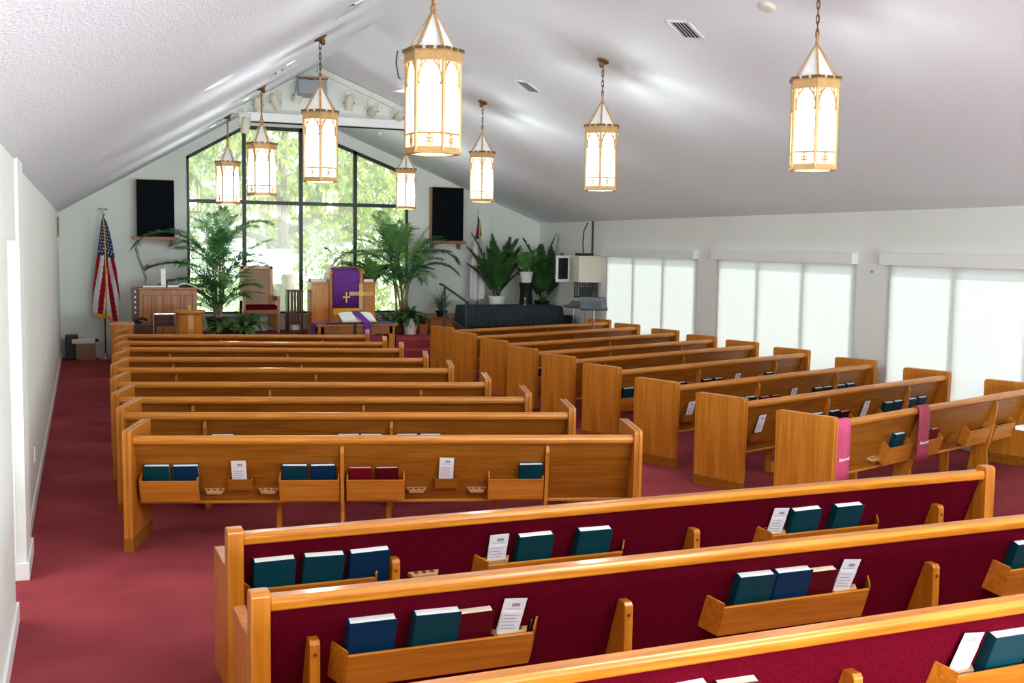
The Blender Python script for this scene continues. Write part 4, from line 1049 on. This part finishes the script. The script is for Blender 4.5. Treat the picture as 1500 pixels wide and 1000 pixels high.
# white flag with blue canton
e = empty('christian_flag', (7.56, 21.45, PZ+.30), 0, 'white flag with blue canton and red cross on a pole near the right loudspeaker', 'flag')
pole(e, 2.0, .014)
m = MB(); m.box(-.006,.006,-.006,.006,2.02,2.16); m.box(-.045,.045,-.006,.006,2.09,2.103); m.lathe([(.008,2.0),(.02,2.015),(.01,2.03)], 10); m.build('cross_finial', M['brass'], e)
def cf(t, k):
    w = .04+.27*min(1, t*1.6); x = -.135*min(1, t*1.8)+w*k-.03*t-.01
    return (x, -.035+.035*math.sin(k*10+t)*min(1, t*3), 1.96-1.62*t-.05*math.sin(k*PI)*t)
def cc_(t, k):
    if t < .27-.06*k:
        return 0 if (t > .10 and t < .21 and .12 < k < .42) else 2
    return 1
flag_cloth(cf, 60, 30, cc_, [M['flag_red'], M['flag_white'], M['flag_blue']], 'cloth', e)
m = MB(); m.tube([Vector(cf(t/20*.62, .62))+Vector((0,-.035,0)) for t in range(21)], .012, 6)
m.lathe([(.012,0),(.022,-.02),(.024,-.10),(.015,-.14)], 8, (cf(.6,.62)[0], -.05, cf(.6,.62)[2])); m.build('gold_cord', M['goldcloth'], e)

# ---------------------------------------------------------------- plants
def frond(m, p0, az, el, L, droop, nl, ll, lw, mi=0, stem_r=.006, bare=.25, curl=.5):
    pts = []; p = Vector(p0); n = 16; st_ = L/n; a = el
    for i in range(n+1):
        pts.append(p.copy()); p = p+Vector((math.cos(az)*math.cos(a), math.sin(az)*math.cos(a), math.sin(a)))*st_
        a -= droop/n*(.3+1.4*i/n)
    m.tube(pts, [stem_r*(1-.8*i/n) for i in range(n+1)], 4, mi, cap=False)
    for i in range(nl):
        t = bare+(1-bare)*i/(nl-1)*.995; f = t*n; j = min(int(f), n-1); q = pts[j].lerp(pts[j+1], f-j)
        d = (pts[j+1]-pts[j]).normalized(); side = d.cross(Vector((0,0,1)))
        if side.length < .1: side = Vector((-math.sin(az), math.cos(az), 0))
        side.normalize(); up = side.cross(d)
        u = (t-bare)/(1-bare); l = ll*(.35+.65*math.sin(PI*min(1, .18+u*.78)))*random.uniform(.85,1.1)
        for s in (-1, 1):
            dr = (side*s*(1-.45*u)+d*(.55+.6*u)+up*random.uniform(.05,.30)).normalized()
            w_ = d.cross(dr).cross(dr).normalized()*lw*.5
            mid = q+dr*l*.5; end = q+dr*l+Vector((0,0,-curl*l*random.uniform(.3,.8)))
            o = len(m.v); m.v += [tuple(q-w_*.5), tuple(q+w_*.5), tuple(mid+w_), tuple(mid-w_), tuple(end)]
            m.face((o,o+1,o+2,o+3), mi); m.face((o+3,o+2,o+4), mi)
def pot(e, r, h, mt, z=0):
    MB().lathe([(r*.72,0),(r*.8,h*.3),(r,h*.9),(r*1.06,h*.9),(r*1.06,h),(r*.92,h),(r*.9,h*.9),(.01,h*.88)], 20).build('pot', mt, e)
    MB().lathe([(r*.9,h*.86),(.01,h*.89)], 16).build('soil', M['soil'], e)
def palm(name, x, y, z, potr, poth, mt, stems, fr_list, label, cane=True, m1='palm', m2='palm_l'):
    e = empty(name, (x, y, z), 0, label, 'potted palm'); pot(e, potr, poth, mt)
    if cane:
        c = MB()
        for (sx, sy, hx_, hy_, hz) in stems:
            c.tube([(sx, sy, poth*.85), ((sx+hx_)/2+.01, (sy+hy_)/2, (poth+hz)/2), (hx_, hy_, hz)], [.022,.017,.012], 6)
        c.build('canes', M['stem'], e)
    f = MB()
    for a in fr_list: frond(f, *a[0], mi=a[1], stem_r=.008)
    f.build('fronds', [M[m1], M[m2]], e)
    return e
rnd = random.uniform
def rand_fronds(n, tops, Lr, el, droop, nl, ll, lw, azr=(0, 2*PI)):
    out = []
    for i in range(n):
        t = tops[i % len(tops)]
        az = azr[0]+(azr[1]-azr[0])*((i*.618) % 1)+rnd(-.15,.15)
        out.append((((t[0], t[1], t[2]*rnd(.86,1.0)), az, rnd(*el), rnd(*Lr), rnd(*droop), nl, ll*rnd(.85,1.15), lw), 1 if rnd(0,1) < .35 else 0))
    return out
st1 = [(.05*math.cos(k), .05*math.sin(k), .14*math.cos(k*1.1), .10*math.sin(k*1.1), 1.15+.16*(k%3)) for k in range(7)]
t1 = [(s[2], s[3], s[4]) for s in st1]
fl = rand_fronds(26, t1, (.8,1.35), (.6,1.5), (.6,1.8), 30, .34, .017)
fl += rand_fronds(20, [(0,0,.45),(.08,0,.7),(-.08,.05,.9)], (.7,1.0), (.5,1.2), (.6,1.6), 26, .28, .018)
fl += rand_fronds(12, [(0,0,.5),(-.05,0,.8)], (.7,1.0), (.4,1.1), (.6,1.4), 26, .28, .016, (PI*.75, PI*1.5))
fl += [(((0,0,1.25), PI+.05, .95, 1.75, 2.15, 40, .36, .032), 0), (((0,0,1.15), PI-.25, .35, 1.25, .9, 36, .32, .034), 0), (((0,0,1.0), PI+.2, .15, 1.1, .7, 34, .30, .034), 0),
       (((.05,0,1.35), .15, 1.25, 1.35, 1.9, 40, .36, .030), 0), (((0,0,.9), .3, .9, 1.1, 1.5, 34, .34, .03), 0), (((.1,-.05,.6), -.5, .9, .8, 1.4, 30, .28, .028), 0), (((-.05,-.05,.5), 3.6, .9, .8, 1.4, 30, .28, .028), 1)]
palm('areca_palm', 2.28, 20.75, PZ, .20, .34, M['black'], st1, fl, 'tall feathery palm in a dark pot in front of the left window pane')
st2 = [(.07*math.cos(k), .07*math.sin(k), .20*math.cos(k*1.3), .12*math.sin(k*1.3), 1.1+.13*(k%4)) for k in range(8)]
t2 = [(s[2], s[3], s[4]) for s in st2]
fl = rand_fronds(30, t2, (.8,1.3), (.7,1.55), (.6,1.8), 32, .32, .017)
fl += rand_fronds(12, [(0,0,.9),(.1,0,1.0)], (.6,.9), (.6,1.3), (.9,1.8), 28, .28, .022)
fl += [(((.1,0,1.25), .05, .75, 1.25, 1.9, 40, .36, .03), 0), (((.1,0,1.1), -.2, .6, 1.1, 1.6, 40, .34, .03), 0), (((-.1,0,1.15), PI, .8, 1.4, 2.0, 40, .34, .028), 0), (((-.1,0,.9), PI-.1, .7, 1.3, 1.6, 40, .34, .028), 1)]
palm('kentia_palm', 5.78, 20.95, PZ, .21, .36, M['terra'], st2, fl, 'tall feathery palm with bare canes in front of the right window pane')
# second slimmer palm beside it
st3 = [(.03*k, 0, .05*k-.05, .02, .95) for k in range(3)]
palm('slim_palm', 5.22, 21.1, PZ, .12, .22, M['black'], st3, rand_fronds(16, [(s[2],s[3],s[4]) for s in st3], (.5,.85), (.7,1.4), (1.0,1.9), 26, .26, .024), 'slim palm with short fronds between the pulpit and the tall right palm')
def tuft(name, x, y, z, r, h, n, label, mt, potr=.12, poth=.2, potm='terra', lw=.014, cat='potted plant', spread=.9, fern=False):
    e = empty(name, (x, y, z), 0, label, cat, None); pot(e, potr, poth, M[potm])
    f = MB()
    for i in range(n):
        az = rnd(0, 2*PI); el = rnd(.5, 1.5) if not fern else rnd(.2,1.3)
        if fern: frond(f, (rnd(-.03,.03), rnd(-.03,.03), poth), az, el, rnd(.6,1)*r*1.5, rnd(1.2,2.2), 16, .09, .022, 0, .003, .12)
        else:
            L = h*rnd(.6,1.05); p = Vector((rnd(-.03,.03), rnd(-.03,.03), poth*.9)); pts = [p]
            a = el
            for j in range(4): p = p+Vector((math.cos(az)*math.cos(a)*spread, math.sin(az)*math.cos(a)*spread, math.sin(a)))*L/4; a -= rnd(.05,.35); pts.append(p)
            w_ = Vector((-math.sin(az), math.cos(az), 0))*lw
            o = len(f.v)
            for j, q in enumerate(pts): ww = w_*(1-j/4.2); f.v += [tuple(q-ww), tuple(q+ww)]
            for j in range(4): f.face((o+2*j, o+2*j+1, o+2*j+3, o+2*j+2))
    f.build('leaves', M[mt], e)
    return e
tuft('potted_fern', 2.78, 20.5, PZ, .34, .5, 46, 'bushy light green fern on the platform right of the left palm', 'fern', .13, .16, 'black', fern=True)
tuft('potted_fern', 2.35, 20.2, PZ, .32, .5, 40, 'yellowish fern low on the platform before the left palm', 'fern', .13, .12, 'black', fern=True)
tuft('potted_fern', 5.45, 20.6, PZ, .34, .5, 40, 'dark green fern in a dark pot right of the communion table', 'palm', .12, .14, 'black', fern=True)
tuft('potted_fern', 5.85, 20.45, PZ, .28, .4, 34, 'green fern spilling over a white pot near the steps', 'cycad', .15, .30, 'white', fern=True)
tuft('spider_plant', 6.1, 20.4, PZ, .2, .3, 30, 'small dark leafy plant in a terracotta pot beside the white pot', 'cycad', .11, .20, 'terra')
tuft('grassy_plant', 6.62, 20.9, PZ+.30, .3, .62, 130, 'tall grassy plant standing on the wooden riser by the handrail', 'palm', .12, .12, 'black', lw=.009)
# big dark palm leaves standing behind the draped table
def leafy(x, y, z, label, spec, pm, pr, ph, mi='cycad'):
    e = empty('fan_leaf_palm', (x, y, z), 0, label, 'potted palm', None); pot(e, pr, ph, M[pm])
    f = MB()
    for a in spec: frond(f, (rnd(-.05,.05), rnd(-.04,.04), ph*.9), a[0], a[1], a[2], a[3], 34, a[4], .040, 0, .010, .22, .10)
    f.build('fronds', M[mi], e)
sp = [(PI-.2,1.30,1.35,.3,.26),(PI,1.15,1.15,.4,.26),(PI+.5,1.15,.95,.5,.24),(PI-.5,1.2,1.0,.5,.24),(.3,1.35,1.25,.5,.26),(-.6,1.3,1.1,.6,.24),(-1.4,1.2,1.0,.6,.24),(PI+.2,1.5,1.25,.2,.24),(PI+.9,1.2,1.1,.5,.26),(-2.2,1.3,1.2,.4,.26),(PI,1.0,.9,.5,.24),(PI+.3,1.05,.8,.5,.22),(-1.0,1.45,1.2,.3,.26),(PI-.1,1.42,1.0,.3,.26),(0,1.1,.95,.4,.26),(-.3,.95,.85,.5,.24),(-.1,1.3,1.1,.4,.24)]
leafy(7.85, 21.05, PZ+.30, 'dark fan-leaved palm in a white pot behind the left end of the draped table', sp, 'white', .17, .40)
sp = [(.1,1.25,1.35,.4,.22),(.3,1.0,1.15,.4,.22),(-.3,1.45,1.4,.3,.22),(PI,1.4,1.35,.5,.22),(PI-.3,1.15,1.1,.7,.22),(-1.2,1.3,1.1,.6,.22),(0.6,1.35,1.3,.4,.22),(-.8,1.2,1.2,.5,.22),(-2,1.3,1.25,.4,.22),(.9,1.1,1.2,.5,.22),(PI-.2,1.05,.9,.4,.24),(PI+.1,.9,.8,.4,.22),(-2.6,1.2,1.0,.5,.24),(0,.95,.8,.4,.2)]
leafy(8.82, 21.0, PZ+.30, 'dark palm with upright leaves behind the right end of the draped table', sp, 'black', .16, .30)
sp = [(0,1.3,.6,.8,.2),(2,1.0,.6,1,.2),(-2,1.1,.6,1,.2),(3,1.1,.65,1,.2),(-1,.9,.55,1,.2),(PI,.8,.6,1,.2),(.3,.8,.55,1,.2)]
leafy(8.40, 20.85, PZ+.98, 'light green palm on a tall black stand behind the draped table middle', sp, 'white', .14, .22, 'palm_l')
o = MB().lathe([(.17,0),(.15,.05),(.12,.5),(.15,.678)], 16).build('plant_stand', M['black']); o.location = (8.40, 20.85, PZ+.30); tag(o, 'tall black plant stand beneath the light green palm', 'plant stand')

# ---------------------------------------------------------------- outdoors
struct(MB().box(-30, 60, YF+.3, 80, -.6, -.5).build('ground', M['lawn']))
struct(MB().box(-30, 60, 30.5, 33.5, -.5, -.48).build('ground_path', M['pave']))
struct(MB().box(XR+.4, 60, -30, YF+.3, -.6, -.5).build('ground', M['pave']))
def tree(x, y, trunk_r, h, cx, cz, rx, rz, n, mt, label, seed, branches=()):
    random.seed(seed)
    e = empty('garden_tree', (x, y, -.5), 0, label, 'tree', 'trees outside the big window')
    t = MB(); t.tube([(0,0,0),(.05,0,h*.35),(-.06,.05,h*.7),(.05,0,h)], [trunk_r*1.2,trunk_r,trunk_r*.85,trunk_r*.5], 10)
    for b in branches: t.tube(b[0], b[1], 6)
    t.build('trunk', M['bark'], e, smooth=True)
    f = MB()
    for i in range(n):
        while True:
            p = Vector((rnd(-1,1), rnd(-1,1), rnd(-1,1)))
            if p.length < 1 and p.length > .25: break
        c = Vector((cx+p.x*rx, p.y*rx*.8+rx*.45, cz+p.z*rz))
        az = rnd(0, 2*PI)
        for k in range(5):
            a = az+rnd(-1.2,1.2); d = Vector((math.cos(a), math.sin(a), rnd(-1.5,-.2))).normalized()*rnd(.2,.36)
            w_ = Vector((-math.sin(a), math.cos(a), rnd(-.4,.4)))*.035
            o_ = len(f.v); f.v += [tuple(c), tuple(c+d*.45+w_), tuple(c+d), tuple(c+d*.45-w_)]; f.face((o_,o_+1,o_+2,o_+3))
    f.build('crown', M[mt], e)
br = [([(0,0,2.6),(-.9,0,2.9),(-1.9,.1,2.7),(-2.8,.2,2.1)],[.10,.08,.06,.03]), ([(0,0,2.9),(.9,0,3.4),(1.8,0,3.6)],[.10,.08,.04]), ([(0,0,1.6),(-.7,0,1.9),(-1.6,0,1.8)],[.07,.05,.02])]
tree(4.75, 28.2, .17, 5.6, .6, 5.2, 4.6, 2.5, 3600, 'tree', 'leafy tree with a pinkish trunk right outside the big window', 3, br)
tree(8.6, 30.5, .14, 4.5, 0, 3.6, 3.2, 3.0, 2400, 'tree', 'drooping yellow-green tree seen through the right window panes', 5)
tree(.2, 29.5, .14, 5, .3, 4.2, 3.2, 3.1, 2400, 'tree2', 'pale bluish-green tree seen through the left window pane', 8)
tree(5.6, 35.5, .2, 5, 0, 3.4, 5.5, 3.2, 2200, 'tree2', 'pale tree farther back on the lawn beyond the path', 11)

# ---------------------------------------------------------------- light
world = bpy.data.worlds.new('sky'); scene.world = world; world.use_nodes = True
bg = world.node_tree.nodes['Background']; bg.inputs['Color'].default_value = (.80,.93,1,1); bg.inputs['Strength'].default_value = 1.7
s = bpy.data.lights.new('sun', 'SUN'); s.energy = 5.6; s.angle = math.radians(6); s.color = (.97,1,.98)
so = bpy.data.objects.new('sun', s); COL.objects.link(so)
d = Vector((-.80, .18, -.62)).normalized(); so.rotation_euler = d.to_track_quat('-Z', 'Y').to_euler()
# added fill: unseen area lights behind and above the camera that brighten the hall
def area(name, loc, sx, sy, energy, col=(.86,.98,1)):
    l = bpy.data.lights.new(name, 'AREA'); l.shape = 'RECTANGLE'; l.size = sx; l.size_y = sy; l.energy = energy; l.color = col
    o = bpy.data.objects.new(name, l); COL.objects.link(o); o.location = loc; return o
rear_fill = area('rear_fill_light', (4.4, YB+.05, 1.7), 8.0, 2.6, 660, (.76,.95,1)); rear_fill.rotation_euler = (math.radians(104), 0, 0)  # broad fill added at the back wall, which has no window
area('ceiling_fill_light', (2.0, -.8, 3.8), 2.6, 1.2, 60)  # area lights added under the ceiling as fill, no known fixtures
area('ceiling_fill_light', (5.6, -.8, 3.8), 2.6, 1.2, 60)
area('ceiling_fill_light', (4.0, 2.6, 4.3), 2.0, 1.2, 60)
# area light under the ceiling of the lobby beside the opening
area('lobby_area_light', (-1.2, 7.3, 2.38), .6, .9, 12, (.92,.95,1))

# ---------------------------------------------------------------- camera
cam = bpy.data.cameras.new('camera'); co = bpy.data.objects.new('camera', cam); COL.objects.link(co)
cam.sensor_width = 36; cam.lens = 1616.47/1500*36; cam.clip_start = .05; cam.clip_end = 200
yaw, pit, rol = math.radians(21.252), math.radians(4.955), math.radians(.8216)
f_ = Vector((math.sin(yaw)*math.cos(pit), math.cos(yaw)*math.cos(pit), -math.sin(pit)))
r_ = Vector((math.cos(yaw), -math.sin(yaw), 0)); u_ = r_.cross(f_)
r2 = r_*math.cos(rol)+u_*math.sin(rol); u2 = u_*math.cos(rol)-r_*math.sin(rol)
co.matrix_world = Matrix(((r2.x,u2.x,-f_.x,0),(r2.y,u2.y,-f_.y,0),(r2.z,u2.z,-f_.z,2.2),(0,0,0,1)))
scene.camera = co
scene.view_settings.view_transform = 'Standard'; scene.view_settings.look = 'None'; scene.view_settings.gamma = 1
scene.view_settings.use_curve_mapping = False; scene.view_settings.exposure = 1.46
cy = scene.cycles
cy.use_denoising = True; cy.max_bounces = 12; cy.diffuse_bounces = 8; cy.glossy_bounces = 3; cy.transmission_bounces = 6; cy.transparent_max_bounces = 12
cy.sample_clamp_indirect = 6; cy.caustics_reflective = False; cy.caustics_refractive = False
